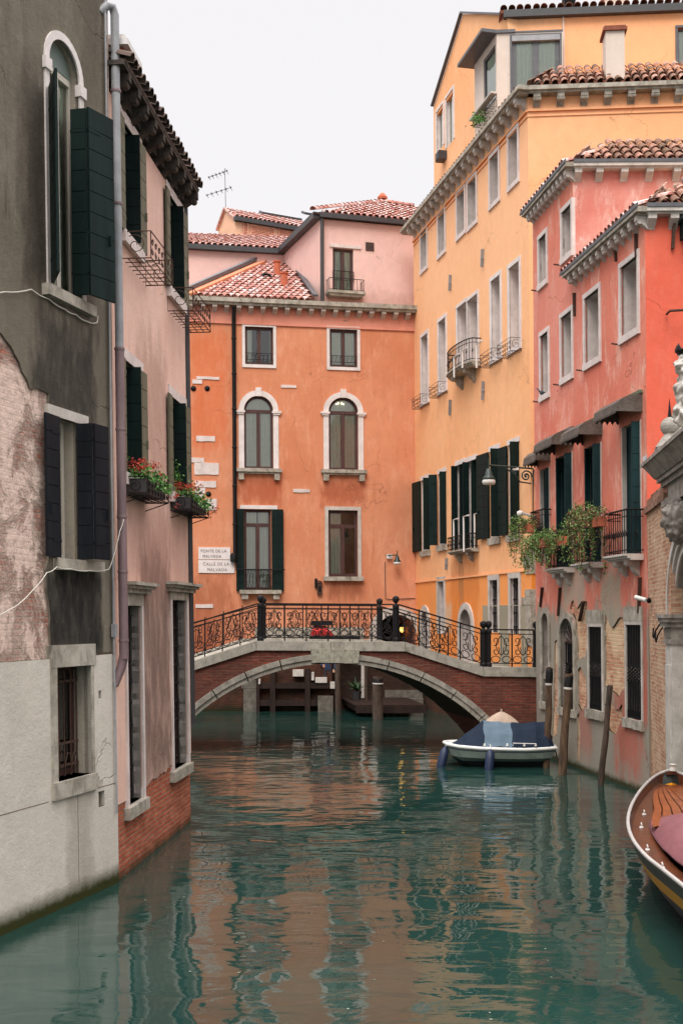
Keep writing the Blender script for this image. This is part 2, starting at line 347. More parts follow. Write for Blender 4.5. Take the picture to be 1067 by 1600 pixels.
def window(F, house, r, rise=0, dep=.16, frame='frame_brown', trim=.0, trimmat='istria_white', transom=None, mull=1, fw=.055, sill=None, curt=True, cover=None,
           trim_out=.035, lintel=None, curt_span=None, glass='glass'):
    u0, u1, z0, z1 = r; b = MB(F); wi, wo = -dep-.03, -dep+.03; e = .002
    zt = z1-rise
    b.box(u0+e, u0+fw, wi, wo, z0+e, zt-e); b.box(u1-fw, u1-e, wi, wo, z0+e, zt-e); b.box(u0+fw, u1-fw, wi, wo, z0+e, z0+fw*1.2)
    if rise: b.strip(arc(u0+fw, u1-fw, zt, rise-fw), arc(u0+e, u1-e, zt, rise-e), wi, wo)
    else: b.box(u0+fw, u1-fw, wi, wo, z1-fw, z1-e)
    tz = transom if transom else (zt if rise else None)
    if tz: b.box(u0+fw, u1-fw, wi, wo+.012, tz-fw*.7, tz+fw*.7)
    mt = (tz-fw*.7) if tz else (z1-fw)
    for k in range(mull):
        c = u0+(u1-u0)*(k+1)/(mull+1); b.box(c-fw*.75, c+fw*.75, wi, wo+.008, z0+fw*1.2, mt)
    o = b.build('window', M[frame], house)
    if cover:                                              # closed inner boards instead of glass
        g = MB(F); n = max(2, int((u1-u0)/.14))
        for k in range(n):
            a = u0+fw+(u1-u0-2*fw)*k/n; c = u0+fw+(u1-u0-2*fw)*(k+1)/n; g.box(a+.003, c-.003, -dep-.025, -dep+.012, z0+fw, zt-fw if not rise else zt)
        g.build('inner_board', M[cover], o)
    else:
        g = MB(F); ol = outline((u0+fw*.5, u1-fw*.5, z0+fw*.5, z1-fw*.5), rise-fw*.5 if rise else 0)
        g.face([(u, -dep, z) for u, z in ol]); g.build('pane', M[glass], o)
        if curt:
            cs = curt_span or [(0, 1)]; 
            for a, c in cs: curtain(F, o, (u0, u1, z0, z1-.01 if not rise else zt), -dep-.055, 0, None, u0+.02+(u1-u0-.04)*a, u0+.02+(u1-u0-.04)*c)
            if rise:
                g = MB(F); g.face([(u, -dep-.055, z) for u, z in arc(u0+.02, u1-.02, zt, rise-.03)]); g.build('curtain', M['curtain'], o)
    if trim:
        t = MB(F); a, c = trim, trim_out
        if rise: t.strip(outline(r, rise)[1:]+[(u0, z0)], [(u1+a, z0)]+arc(u0-a, u1+a, zt, rise+a)+[(u0-a, z0)], -.02, c)
        else:
            t.box(u0-a, u0, -.02, c, z0, z1); t.box(u1, u1+a, -.02, c, z0, z1); t.box(u0-a, u1+a, -.02, c+.004, z1, z1+a*1.05)
        t.build('surround', M[trimmat], o)
    if lintel:
        t = MB(F); t.box(u0-.08, u1+.08, -.02, .03, z1, z1+lintel); t.build('lintel', M[trimmat], o)
    if sill:
        t = MB(F); h, ov, out = sill; t.box(u0-ov, u1+ov, -dep+.03, out, z0-h, z0); t.build('sill', M[trimmat], o)
    return o
def panel(F, parent, p0, ang, wd, z0, z1, mat, th=.035, board=.21, name='shutter', gap=.006, handle=False, slats=False):
    """one shutter leaf of horizontal boards; p0=(u,w) hinge, ang from +u towards +w"""
    b = MB(F); d = (math.cos(ang), math.sin(ang)); n = (-d[1], d[0]); h = z1-z0; k = max(2, round(h/board))
    def q(a, t): return (p0[0]+d[0]*a+n[0]*t, p0[1]+d[1]*a+n[1]*t)
    def bx(a0, a1, t0, t1, za, zb):
        c = [q(a0, t0), q(a1, t0), q(a1, t1), q(a0, t1)]; b.hexa([(x, y, za) for x, y in c]+[(x, y, zb) for x, y in c])
    bx(0, wd, -th*.3, th*.3, z0+.004, z1-.004)
    for i in range(k):
        za, zb = z0+h*i/k, z0+h*(i+1)/k
        bx(.004, wd-.004, -th*.5, th*.5, za+gap, zb-gap if not slats else zb-gap*2)
    for zz in (z0+h*.12, z0+h*.88): bx(0, min(.2, wd), -th*.62, th*.62, zz-.02, zz+.02)
    if handle: bx(wd*.75, wd*.8, -th*1.4, th*1.4, z0+h*.3, z0+h*.3+.12)
    return b.build(name, M[mat], parent)
def modillions(F, house, us, w1, z0, z1, wd, mat, curl=True, name='cornice_bracket'):
    b = MB(F); n = 7; prof = [(0, z1), (w1, z1), (w1, z1-(z1-z0)*.35)]
    for k in range(n): t = k/(n-1); prof.append((w1*(1-t)**1.5*.9+.01, z1-(z1-z0)*(.35+.65*t**.8)))
    prof.append((0, z0))
    for sgn in (1,):
        L = [(-wd/2, p, q) for p, q in prof]; Rr = [(wd/2, p, q) for p, q in prof]
        b.face(L[::-1]); b.face(Rr)
        for k in range(len(prof)):
            j = (k+1) % len(prof); b.face([L[k], L[j], Rr[j], Rr[k]])
    if curl: b.tube([(-wd/2-.012, w1*.72, z1-(z1-z0)*.45), (wd/2+.012, w1*.72, z1-(z1-z0)*.45)], (z1-z0)*.2, 8)
    o = b.build(name, mat, house); base = F.pt(0, 0, 0)
    for k, u in enumerate(us):
        q = o if k == 0 else o.copy()
        if k: sc.collection.objects.link(q); q.parent = house
        q.location = F.U*u
def roof_tiles(F, parent, inside, u0, u1, s0, s1, mat='tile', pitch=.2, rowl=.36, name='roof_tiles', bed=None, rad=.088):
    """rows of barrel tiles on the plane of F (u along the eave, Up up the slope, N out of the roof)"""
    b = MB(F); nc = int((u1-u0)/pitch); nr = int((s1-s0)/rowl)+1; n = 5
    for c in range(nc+1):
        for r in range(nr):
            u = u0+c*pitch; s = s0+r*rowl
            if not inside(u, s+rowl*.5): continue
            u += R.uniform(-.01, .01); s += R.uniform(-.015, .015); lift = R.uniform(0, .01)
            uv = (R.random()*10, R.random()*10)
            rows = []
            for (ss, rr, dz) in ((s, rad, .035+lift), (s+rowl*1.12, rad*.82, .0+lift)):
                rows.append([(u-rr*math.cos(math.pi*k/n), dz+rr*math.sin(math.pi*k/n), ss) for k in range(n+1)])
            b.grid(rows, 0, uv)
            i = [(p[0], p[1]-.014, p[2]) for p in rows[0]]
            for k in range(n): b.face([rows[0][k], rows[0][k+1], i[k+1], i[k]], 0, uv)
    return b.build(name, M[mat], parent, smooth=False)
def ridge(F, parent, a, b_, mat='tile', rad=.11, step=.38, name='ridge_tiles'):
    a, b_ = Vector(a), Vector(b_); L = (b_-a).length; n = max(1, int(L/step)); m = MB(F); d = (b_-a)/n; dn = d.normalized()
    up = Vector((0, 0, 1)); x = dn.cross(up).normalized(); y = x.cross(dn)
    for k in range(n):
        p = a+d*k; q = p+d*1.1; uv = (R.random()*9, R.random()*9)
        rows = [[p_+x*rr*math.cos(math.pi*j/6)+y*(rr*math.sin(math.pi*j/6)+dz) for j in range(7)] for p_, rr, dz in ((p, rad, .02), (q, rad*.85, 0))]
        m.grid(rows, 0, uv)
    return m.build(name, M[mat], parent)
def spiral(c, r0, r1, a0, a1, n=12): return [(c[0]+(r0+(r1-r0)*k/n)*math.cos(a0+(a1-a0)*k/n), c[1]+(r0+(r1-r0)*k/n)*math.sin(a0+(a1-a0)*k/n)) for k in range(n+1)]
def basket(F, house, r, out=.3, h=.26, mat='iron_rust', scroll=True, name='flower_basket', rad=.006, hang=.0, parent_thing=None):
    """wrought iron window basket under a sill: r=(u0,u1,ztop)"""
    u0, u1, zt = r; zb = zt-h; b = MB(F)
    for z in (zt, zb): b.tube([(u0, 0, z), (u0, out, z), (u1, out, z), (u1, 0, z)], rad, 4)
    for u in (u0, u1): b.tube([(u, out, zb), (u, out, zt)], rad, 4); b.tube([(u, .02, zb), (u, .02, zt)], rad, 4)
    n = max(3, int((u1-u0)/.16))
    for k in range(n+1): u = u0+(u1-u0)*k/n; b.tube([(u, 0, zb), (u, out, zb)], rad*.8, 4)
    for k in range(1, 4): b.tube([(u0, out*k/4, zb), (u1, out*k/4, zb)], rad*.8, 4)
    if scroll:
        for k in range(n):
            c = u0+(u1-u0)*(k+.5)/n; rr = min(.5*(u1-u0)/n, h*.3)
            b.tube([(p, out, q) for p, q in spiral((c-rr*.1, zb+h*.66), rr*.15, rr*.62, 0, 7.2, 14)], rad*.75, 4)
            b.tube([(p, out, q) for p, q in spiral((c+rr*.1, zb+h*.28), rr*.15, rr*.55, 3, -4.2, 14)], rad*.75, 4)
        for u in (u0, u1): b.tube([(u, p, q) for p, q in spiral((out*.5, (zt+zb)/2), .02, h*.4, 0, 8.5, 16)], rad*.75, 4)
    if hang: b.tube([(u0, out, zb), (u0, 0, zb-hang)], rad, 4); b.tube([(u1, out, zb), (u1, 0, zb-hang)], rad, 4)
    return b.build(name, M[mat], house)
def leaves(b, pts, size, flat=0.0, m=0):
    for p in pts:
        s = size*R.uniform(.6, 1.3); a = Vector((R.gauss(0, 1), R.gauss(0, 1), R.gauss(0, 1))).normalized(); c = a.orthogonal().normalized(); d = a.cross(c)
        ang = R.uniform(0, 6.28); x = c*math.cos(ang)+d*math.sin(ang); y = a.cross(x); p = Vector(p); uv = (R.random()*20, R.random()*20)
        t = p+x*s; l = p+y*s*.42+a*s*.12; r_ = p-y*s*.42+a*s*.12; q = p-x*s*.7
        b.face([q, r_, t], m, uv); b.face([q, t, l], m, uv)
def jag(poly, amp, step=.12, seed=0, closed=True):
    """rough outline for broken plaster"""
    out = []; n = len(poly); rr = random.Random(seed)
    for k in range(n if closed else n-1):
        a, c = poly[k], poly[(k+1) % n]; L = math.hypot(c[0]-a[0], c[1]-a[1]); m = max(1, int(L/step))
        for j in range(m):
            t = j/m; nx, nz = -(c[1]-a[1])/max(L, 1e-6), (c[0]-a[0])/max(L, 1e-6)
            d = amp*mnoise.noise(Vector((a[0]*3+t*L*2.3+seed, a[1]*3+t*L*1.7, seed*1.7)))*1.6 + amp*.5*rr.uniform(-1, 1)
            if j == 0: d *= .3
            out.append((a[0]+(c[0]-a[0])*t+nx*d, a[1]+(c[1]-a[1])*t+nz*d))
    return out
# ================================================================== LEFT: grey weathered house
LW = wall_frame((0, 1400, 12.36), (181, 1350, 14.8), -.014)
LP = wall_frame((181.5, 1350, 14.8), (298, 1250, 19.25), -.0145)
def vz(F, pts): return [F.uz(*p) for p in pts]
M['lw_plaster'] = plaster('grey_weathered_plaster', S(126, 117, 103), S(104, 96, 84), streak=S(62, 57, 50), sk=.7, bscale=.5, grain=.014, worn=S(158, 150, 132), wornamt=.35,
    stains=[(LW.u(55), LW.u(150), LW.z(70, 700), LW.z(70, 480), .35, S(44, 42, 39), .85), (LW.u(68), LW.u(156), LW.z(100, 1030), LW.z(100, 890), .12, S(38, 36, 35), .97),
            (LW.u(40), LW.u(75), LW.z(70, 460), LW.z(70, 120), .3, S(66, 60, 52), .6), (LW.u(128), LW.u(160), LW.z(130, 170), LW.z(130, -100), .3, S(84, 76, 66), .5)])
M['lw_brick'] = brick('old_pink_brick_with_lime', S(190, 108, 84), S(206, 146, 120), S(206, 184, 168), plas=S(234, 206, 190), pamt=.97, stain=(S(226, 204, 190), .6))
M['lw_base'] = plaster('pale_cement_render', S(212, 203, 190), S(198, 189, 176), worn=S(226, 218, 208), wornamt=.3, streak=S(160, 150, 138), sk=.35, grain=.012, algae=(.2, S(52, 54, 24)),
    stains=[(LW.u(95), LW.u(135), LW.z(100, 1420), LW.z(100, 1210), .2, S(150, 140, 126), .55)])
M['lw_jamb'] = plaster('stained_cement_jamb', S(176, 166, 150), S(150, 142, 128), streak=S(110, 100, 88), sk=.5)
gh = thing('house', LW.pt(0, 0, 0), 'grey weathered plaster house with white arched window, nearest on the left bank', 'house')
W1 = (LW.u(75, 300), LW.u(122, 300), LW.z(75, 449), LW.z(97, 68)); r1 = (W1[1]-W1[0])/2
W2 = LW.rect(86, 116, 652, 873); W3 = LW.rect(84, 138, 1043, 1222)
V1 = LW.rect(149.5, 154, 1079, 1091); V2 = LW.rect(149.5, 159, 1237, 1261)
hl = [(W1, r1, .45), (W2, 0, .4), (W3, 0, .25), (V1, 0, .15), (V2, 0, .2)]
zs = LW.z(90, 1024)
wall(LW, gh, -4, LW.L, -1.2, 12.6, hl, [M['lw_brick'], M['lw_jamb'], M['inside']], 6, 'wall')
b = MB(LW)
edge = vz(LW, [(-170, 330), (-60, 450), (0, 523), (28, 565), (45, 608), (74, 615), (73, 700), (73, 875), (68, 890), (74, 950), (77, 1022)])
ed = jag([(a, c) for a, c in edge], .03, .09, 3, closed=False)+[edge[-1]]
poly = [(-4, LW.z(-170, 330)), *ed, (LW.L, zs), (LW.L, 12.6), (-4, 12.6)]
b.sheet(poly, [outline(W1, r1), [(W2[0], W2[2]), (W2[1], W2[2]), (W2[1], W2[3]), (W2[0], W2[3])]], 0, .028)
b.build('upper_plaster', M['lw_plaster'], gh)
b = MB(LW)
def rc(r): return [(r[0], r[2]), (r[1], r[2]), (r[1], r[3]), (r[0], r[3])]
b.sheet([(-4, -1.2), (LW.L, -1.2), (LW.L, zs-.02), (LW.u(73), zs-.035), (-4, zs-.05)], [rc(W3), rc(V1), rc(V2)], 0, .045)
b.build('base_render', M['lw_base'], gh)
b = MB(LW); uc = LW.u(112)                                # the long crack and the joints in the render
b.box(uc-.004, uc+.004, .04, .047, LW.z(112, 1385), W3[2]-.1, 0); b.box(-4, W3[0]-.2, .04, .047, 1.28, 1.29); b.box(W3[1]+.1, LW.L, .04, .047, 1.28, 1.29); b.box(LW.u(73)-.004, LW.u(73)+.004, .04, .047, 1.28, zs-.04)
b.build('render_joint', plain('joint_mortar', S(120, 100, 90), .9), gh)
# arched window
w1 = window(LW, gh, W1, r1, .11, 'frame_pale', .095, 'istria_white', trim_out=.05, transom=W1[3]-r1-.02)
b = MB(LW); b.face([(u, -.07, z) for u, z in arc(W1[0]+.03, W1[1]-.03, W1[3]-r1+.03, r1-.05)]); b.build('lunette_board', plain('grey_green_board', S(112, 124, 116), .7, .1), w1)
b = MB(LW); b.box(W1[0]-.2, W1[1]+.2, -.1, .13, W1[2]-.13, W1[2]); b.build('sill', M['istria_dirty'], w1)
for sd in (W1[0]-.12, W1[1]-.02): b = MB(LW); b.box(sd, sd+.14, -.01, .075, W1[3]-r1-.16, W1[3]-r1-.02); b.build('impost', M['istria_white'], w1)
zt = LW.z(111, 171); zbs = LW.z(111, 462)
panel(LW, w1, (W1[0]-.02, .06), math.radians(141), .5, W1[2]+.04, zt+.02, 'shutter', board=.24)
panel(LW, w1, (LW.u(110, 300), .02), math.radians(84), .2, zbs, zt-.02, 'shutter', board=.24)
e2 = (LW.u(110, 300)+.2*math.cos(math.radians(84)), .02+.2*math.sin(math.radians(84)))
panel(LW, w1, (e2[0]+.01, e2[1]+.012), math.radians(14), .44, zbs, zt, 'shutter', board=.24, handle=True)
# lower shuttered window
w2 = window(LW, gh, W2, 0, .16, 'frame_pale', 0, cover='frame_pale', mull=0)
b = MB(LW); b.box(W2[0]-.2, W2[1]+.28, -.02, .055, W2[3], W2[3]+.12); b.build('lintel', M['istria'], w2)
b = MB(LW); b.box(W2[0]-.1, W2[1]+.45, -.1, .16, W2[2]-.13, W2[2]); b.build('sill', M['istria_dirty'], w2)
panel(LW, w2, (W2[0]-.01, .07), math.radians(176), .33, W2[2]+.01, W2[3]+.0, 'shutter_black', board=.2, handle=True)
panel(LW, w2, (W2[1], .05), math.radians(88), .2, W2[2]+.01, W2[3]-.01, 'shutter_black', board=.2)
panel(LW, w2, (W2[1]+.02, .265), math.radians(4), .31, W2[2]+.01, W2[3]-.01, 'shutter_black', board=.2, handle=True)
# barred ground window
w3 = window(LW, gh, W3, 0, .22, 'frame_brown', 0, curt=False)
b = MB(LW); t = .13
b.box(W3[0]-t, W3[0], -.05, .062, W3[2], W3[3]); b.box(W3[1], W3[1]+.06, -.05, .058, W3[2], W3[3]); b.box(W3[0]-t, W3[1]+.1, -.05, .066, W3[3], W3[3]+.26)
b.box(W3[0]-t, W3[1]+.08, -.24, .085, W3[2]-.2, W3[2]); b.build('surround', M['istria_dirty'], w3)
b = MB(LW); n = 5
for k in range(n+1): u = W3[0]+.03+(W3[1]-W3[0]-.06)*k/n; b.tube([(u, -.14, W3[2]), (u, -.14, W3[3])], .011, 6)
for f in (.1, .3, .86): b.beam((W3[0], -.14, W3[2]+(W3[3]-W3[2])*f), (W3[1], -.14, W3[2]+(W3[3]-W3[2])*f), .014, .03)
for k in range(n):
    u = W3[0]+.03+(W3[1]-W3[0]-.06)*(k+.5)/n; g = (W3[1]-W3[0]-.06)/n*.5
    for zb, hh in ((W3[2]+.02, .26), (W3[3]-.2, .17)): b.tube([(u+g*math.cos(a), -.13, zb+hh*math.sin(a)) for a in [math.pi*j/8 for j in range(9)]], .008, 4)
b.build('window_grille', M['iron_rust'], w3)
# cables on the grey wall
def cable(pts, F, r, name='cable', label='', w=.03):
    b = MB(F); P = [F.uz(*p) for p in pts]; q = []
    for k in range(len(P)-1):
        for j in range(4):
            t = j/4; q.append((P[k][0]+(P[k+1][0]-P[k][0])*t, w, P[k][1]+(P[k+1][1]-P[k][1])*t-.015*math.sin(math.pi*t)))
    q.append((P[-1][0], w, P[-1][1])); b.tube(q, r, 5)
    o = b.build(name, M['cable'], None, smooth=True, loc=F.pt(*q[0])); return props(o, label, 'cable')
cable([(-60, 460), (0, 457), (42, 453), (70, 468), (95, 484), (112, 492), (130, 503), (145, 505), (147, 494)], LW, .009, label='thin cream cable sagging below the arched window of the grey house', w=.06)
cable([(-60, 975), (0, 949), (30, 922), (52, 895), (68, 886), (90, 889), (120, 892), (150, 890), (158, 870), (168, 830), (174, 812)], LW, .006, label='cream cable looping under the black-shuttered lower window of the grey house', w=.18)
# ================================================================== LEFT: pink plaster house
M['lp_plaster'] = plaster('salmon_pink_plaster', S(240, 200, 182), S(228, 186, 168), worn=S(240, 216, 204), wornamt=.4, streak=S(168, 124, 108), sk=.45, bscale=.5,
    stains=[(LP.u(216), LP.u(263), 1.0, LP.z(240, 860), .35, S(118, 96, 86), .92), (LP.u(218), LP.u(262), LP.z(240, 860), LP.z(240, 540), .5, S(164, 128, 112), .6),
            (0, 9, LP.z(240, 930), LP.z(240, 820), .3, S(168, 122, 108), .45), (0, 9, 8.4, 11, .4, S(206, 170, 156), .4)])
M['lp_brick'] = brick('red_canal_brick', S(190, 92, 64), S(218, 126, 92), S(168, 142, 122), ms=.013, stain=(S(126, 84, 64), .35), algae=(.2, S(52, 50, 30)))
M['lp_jamb'] = plaster('stained_pale_jamb', S(186, 180, 164), S(160, 154, 140), worn=S(70, 62, 56), wornamt=.7, streak=S(90, 82, 70), sk=.6, stains=[(-.5, -.09, -2, 20, .1, S(40, 34, 32), .97)])
ph = thing('house', LP.pt(0, 0, 0), 'salmon pink plaster house with green shutters and brick foot on the left bank', 'house')
ZT = 10.22                                                  # top of the wall under the eaves
def topwin(xl, xj, yt, yb): return LP.rect(xl, xj, yt, yb)
A = topwin(188, 205, 186, 360); Bw = topwin(260, 275, 300, 448); Cw = topwin(190, 207, 560, 738); Dw = topwin(264, 279, 618, 768)
Ew = LP.rect(196, 219, 946, 1262); Fw = LP.rect(267, 290, 937, 1206)
wall(LP, ph, 0, LP.L, -1.2, ZT, [(A, 0, .4), (Bw, 0, .4), (Cw, 0, .4), (Dw, 0, .4), (Ew, 0, .2), (Fw, 0, .2)], [M['lp_brick'], M['lp_jamb'], M['inside']], 6)
b = MB(LP); lo = [(Fw[1], 1.12), (Fw[1], Fw[3]), (Fw[0], Fw[3]), (Fw[0], 1.1)]+jag([(Fw[0]-.02, 1.1), (Ew[1]+.02, 1.02)], .035, .08, 9, closed=False)+[(Ew[1], 1.02), (Ew[1], Ew[3]), (Ew[0], Ew[3]), (Ew[0], .98), (0, .98)]
zE, zF = max(Ew[2], 1.03), max(Fw[2], 1.16)
b.sheet([(LP.L, 1.14), *lo, (0, ZT), (LP.L, ZT)], [rc(A), rc(Bw), rc(Cw), rc(Dw)], 0, .022)
b.build('plaster', M['lp_plaster'], ph)
for k, r in enumerate((A, Bw, Cw, Dw)):
    q = window(LP, ph, r, 0, .3, 'frame_white', 0, curt=True)
    b = MB(LP); b.box(r[0]-.1, r[1]+.5, -.02, .04, r[3], r[3]+.15); b.build('lintel', M['trim_pink'], q)
    b = MB(LP); b.box(r[0]-.12, r[1]+.35, -.1, .1, r[2]-.16, r[2]); b.build('sill', M['trim_pink'], q)
    panel(LP, q, (r[1]-.03, -.15), math.radians(90), .29, r[2]+.01, r[3]-.01, 'shutter', board=.26)
    panel(LP, q, (r[1]+.03, .075), math.radians(2), .42, r[2]-.02, r[3]-.01, 'shutter_lit', board=.26, handle=True)
    panel(LP, q, (r[0]-.01, .06), math.radians(178), .26, r[2]-.02, r[3]-.01, 'shutter_lit', board=.26)
for r, us in ((Ew, (190, 225)), (Fw, (257, 296))):
    q = window(LP, ph, r, 0, .165, 'frame_brown', 0, curt=False)
    u0, u1 = LP.u(us[0]), LP.u(us[1]); b = MB(LP)
    z = LP.z(us[0], 908)
    b.box(u0, u1+.12, -.02, .2, z-.045, z); b.box(u0+.04, u1+.08, -.02, .15, z-.09, z-.045); b.box(u0+.08, u1+.04, -.02, .1, z-.15, z-.09)
    b.box(r[0]-.1, r[1]+.1, -.02, .05, r[3], z-.15); b.build('hood_moulding', M['istria_dirty'], q)
    b = MB(LP); b.box(r[0]-.07, r[0], -.1, .05, r[2], r[3]); b.box(r[1], r[1]+.09, -.1, .05, r[2], r[3]); b.build('surround', M['trim_pink'], q)
    b = MB(LP); b.box(r[0]-.14, r[1]+.14, -.18, .09, r[2]-.16, r[2]); b.build('sill', M['istria_dirty'], q)
    b = MB(LP)
    for k in range(5): u = r[0]+(r[1]-r[0])*(k+.5)/5; b.tube([(u, -.11, r[2]), (u, -.11, r[3])], .012, 5)
    for k in range(9): zz = r[2]+(r[3]-r[2])*(k+.5)/9; b.beam((r[0], -.11, zz), (r[1], -.11, zz), .012, .03)
    b.build('window_grille', M['iron'], q)
# eaves with brackets and tiles
M['dark_eaves'] = stone('dark_eaves_stone', S(84, 74, 66), S(48, 42, 38), .8, 6); M['tile_dark'] = tile_mat('dark_eaves_tiles', [S(92, 78, 72), S(112, 94, 86), S(74, 66, 62)], S(50, 46, 42))  # darker stone and tile colours for the eaves
b = MB(LP); b.box(-.05, LP.L+.05, -.3, .27, ZT+.26, ZT+.32); b.box(-.05, LP.L+.05, -.02, .06, ZT+.1, ZT+.26); b.build('cornice', M['dark_eaves'], ph)
modillions(LP, ph, [.25+(LP.L-.25)*k/9 for k in range(10)], .27, ZT-.02, ZT+.26, .12, M['dark_eaves'])
RF_ = Frame(LP.pt(0, .29, ZT+.34), LP.U, (LP.N*.35+Vector((0, 0, 1))).normalized(), (-LP.N+Vector((0, 0, .38))).normalized())
b = MB(RF_); b.box(0, LP.L+.05, -.04, 0, 0, 6.5); b.build('roof', M['tile_dark'], ph)
roof_tiles(RF_, ph, lambda u, s: True, .05, LP.L+.02, -.04, 2.5, 'tile_dark')
b = MB(LP); b.box(.2, .75, -.35, .2, ZT+.33, ZT+.6, 0); b.box(.12, .85, -.45, .28, ZT+.6, ZT+.68, 1); b.box(.18, .78, -.4, .22, ZT+.68, ZT+.76, 1); b.build('chimney', [M['lp_brick'], M['white']], ph)
b = MB(LP); px = .02
pp = [(px, .14, ZT*1.0+1.0), (px, .14, LP.z(190, 1030))]
t0 = LP.pt(px, .14, 0); zt_ = LP.z(176, 50)
b.tube([(px-.12, -.02, zt_), (px-.09, .07, zt_+.1), (px-.03, .12, zt_+.11), (px, .14, zt_+.02), (px, .14, zt_-.3), (px, .14, LP.z(188, 560))], .056, 12, 0)
b.tube([(px, .14, LP.z(188, 560)), (px, .14, LP.z(190, 1028))], .06, 12, 1)
for yy in (180, 345, 560, 680, 812, 895, 1000): z = LP.z(188, yy); b.lathe((px, .14, z), [(.064, -.02), (.068, 0), (.064, .02)], 12, 1)
b.tube([(px, .14, LP.z(190, 1022)), (px+.02, .1, LP.z(190, 1040)), (px-.06, .02, LP.z(190, 1068))], .06, 10, 1)
b.build('downpipe', [M['pipe_grey'], M['copper_pipe']], ph, smooth=True)
b = MB(LP); b.tube([(LP.L+.07, .03, ZT+.1), (LP.L+.07, .03, 1.6)], .055, 10); b.build('downpipe', M['gutter_dark'], ph, smooth=True)
b = MB(LW); u = LW.L-.09
b.tube([(u, .07, 11.5), (u, .07, zs-.02), (u, .08, .9)], .014, 6); b.box(u-.03, u+.03, .05, .11, LW.z(174, 995), LW.z(174, 975))
b.build('conduit', M['pipe_grey'], gh, smooth=False)
b = MB(LW); b.tube([(LW.L-.02, .06, 12), (LW.L-.02, .06, LW.z(178, 900))], .009, 5); b.tube([(LW.L-.05, .06, LW.z(172, 80)), (LW.L-.05, .06, LW.z(172, 1000))], .008, 5); b.build('wall_wire', plain('pinkish_wire', S(186, 160, 146), .6), gh)
# empty iron baskets and planted boxes
for r, s, lab in ((A, 'upper window nearer the copper pipe', 0), (Bw, 'upper window at the far corner', 0)):
    basket(LP, ph, (r[0]-.05, r[1]+.65, r[2]-.02), .42, .36, 'iron_rust', rad=.009)
M['leaf'] = leaf_mat('flower_leaves', S(66, 112, 44), S(96, 142, 60), S(48, 88, 40))
M['flower'] = leaf_mat('red_geranium_petals', S(176, 52, 40), S(196, 74, 44), S(150, 40, 40))
M['vine'] = leaf_mat('trailing_vine_leaves', S(98, 128, 62), S(72, 102, 48), S(124, 146, 78))
M['vine_dry'] = leaf_mat('dry_reddish_leaves', S(128, 84, 66), S(104, 74, 56), S(150, 96, 76))
def planter(F, r, label, out=.36, seed=1, fl=True):
    u0, u1, zt = r; org = F.pt(u0, 0, zt-.3)
    t = thing('flower_box', org, label, 'flower box', 'planted flower boxes on the pink house')
    basket(F, t, (u0, u1, zt), out, .24, 'iron', name='iron_basket', rad=.009, hang=.12)
    b = MB(F); b.box(u0+.03, u1-.03, .05, out-.03, zt-.2, zt-.02); b.build('planter', M['gutter_dark'], t)
    b = MB(F); pts = []
    for k in range(520):
        u = R.uniform(u0-.02, u1+.05); ww = R.uniform(.03, out+.1); pts.append((u, ww, zt+abs(R.gauss(0, .09))-max(0, ww-out+.02)*1.6))
    leaves(b, pts, .036); b.build('leaves', M['leaf'], t)
    b = MB(F); pts = []
    for k in range(30):
        c = (R.uniform(u0, u0+(u1-u0)*.7), R.uniform(.05, out), zt+R.uniform(.12, .26))
        for j in range(14): pts.append((c[0]+R.gauss(0, .025), c[1]+R.gauss(0, .025), c[2]+R.gauss(0, .018)))
    for k in range(5):
        c = (u1+R.uniform(-.1, .05), out+R.uniform(.02, .16), zt-R.uniform(.05, .3))
        for j in range(8): pts.append((c[0]+R.gauss(0, .02), c[1]+R.gauss(0, .02), c[2]+R.gauss(0, .02)))
    leaves(b, pts, .022); b.build('flowers', M['flower'], t)
planter(LP, (Cw[0]-.05, Cw[1]+.55, Cw[2]-.06), 'iron flower box with red geraniums nearer the copper pipe of the pink house')
planter(LP, (Dw[0]-.05, Dw[1]+.6, Dw[2]-.06), 'iron flower box with green leaves at the far corner of the pink house')
t = thing('potted_plant', LP.pt(Dw[0]+.1, .05, Dw[2]), 'small potted plant standing on the sill beside the green shutter', 'plant')
b = MB(LP); b.lathe((Dw[0]+.12, .03, Dw[2]), [(.06, 0), (.085, .14), (.09, .14), (.07, .12), (0, .11)], 10); b.build('pot', M['terracotta'], t, smooth=True)
b = MB(LP); leaves(b, [(Dw[0]+.12+R.gauss(0, .07), .05+R.gauss(0, .06), Dw[2]+.15+abs(R.gauss(.12, .12))) for _ in range(140)], .03); b.build('leaves', M['leaf'], t)
# ================================================================== CENTRE: ochre house
CO = wall_frame((290, 900, 42.6), (649.5, 900, 44.0), -.006)
CO.N = CO.N; uL = -3.2
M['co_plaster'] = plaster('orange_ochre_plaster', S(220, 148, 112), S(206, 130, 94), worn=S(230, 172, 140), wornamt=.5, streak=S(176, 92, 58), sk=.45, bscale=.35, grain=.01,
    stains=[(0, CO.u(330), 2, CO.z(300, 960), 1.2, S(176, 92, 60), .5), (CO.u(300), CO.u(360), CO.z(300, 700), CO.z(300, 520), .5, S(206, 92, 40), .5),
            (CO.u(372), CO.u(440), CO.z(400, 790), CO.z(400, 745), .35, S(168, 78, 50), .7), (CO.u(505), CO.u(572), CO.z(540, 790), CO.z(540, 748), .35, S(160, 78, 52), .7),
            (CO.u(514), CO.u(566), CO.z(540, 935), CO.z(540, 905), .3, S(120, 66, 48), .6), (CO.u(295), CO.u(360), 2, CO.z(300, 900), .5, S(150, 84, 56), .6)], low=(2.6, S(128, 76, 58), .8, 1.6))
oh = thing('house', CO.pt(0, 0, 0), 'orange ochre house with two tall arched windows behind the bridge', 'house')
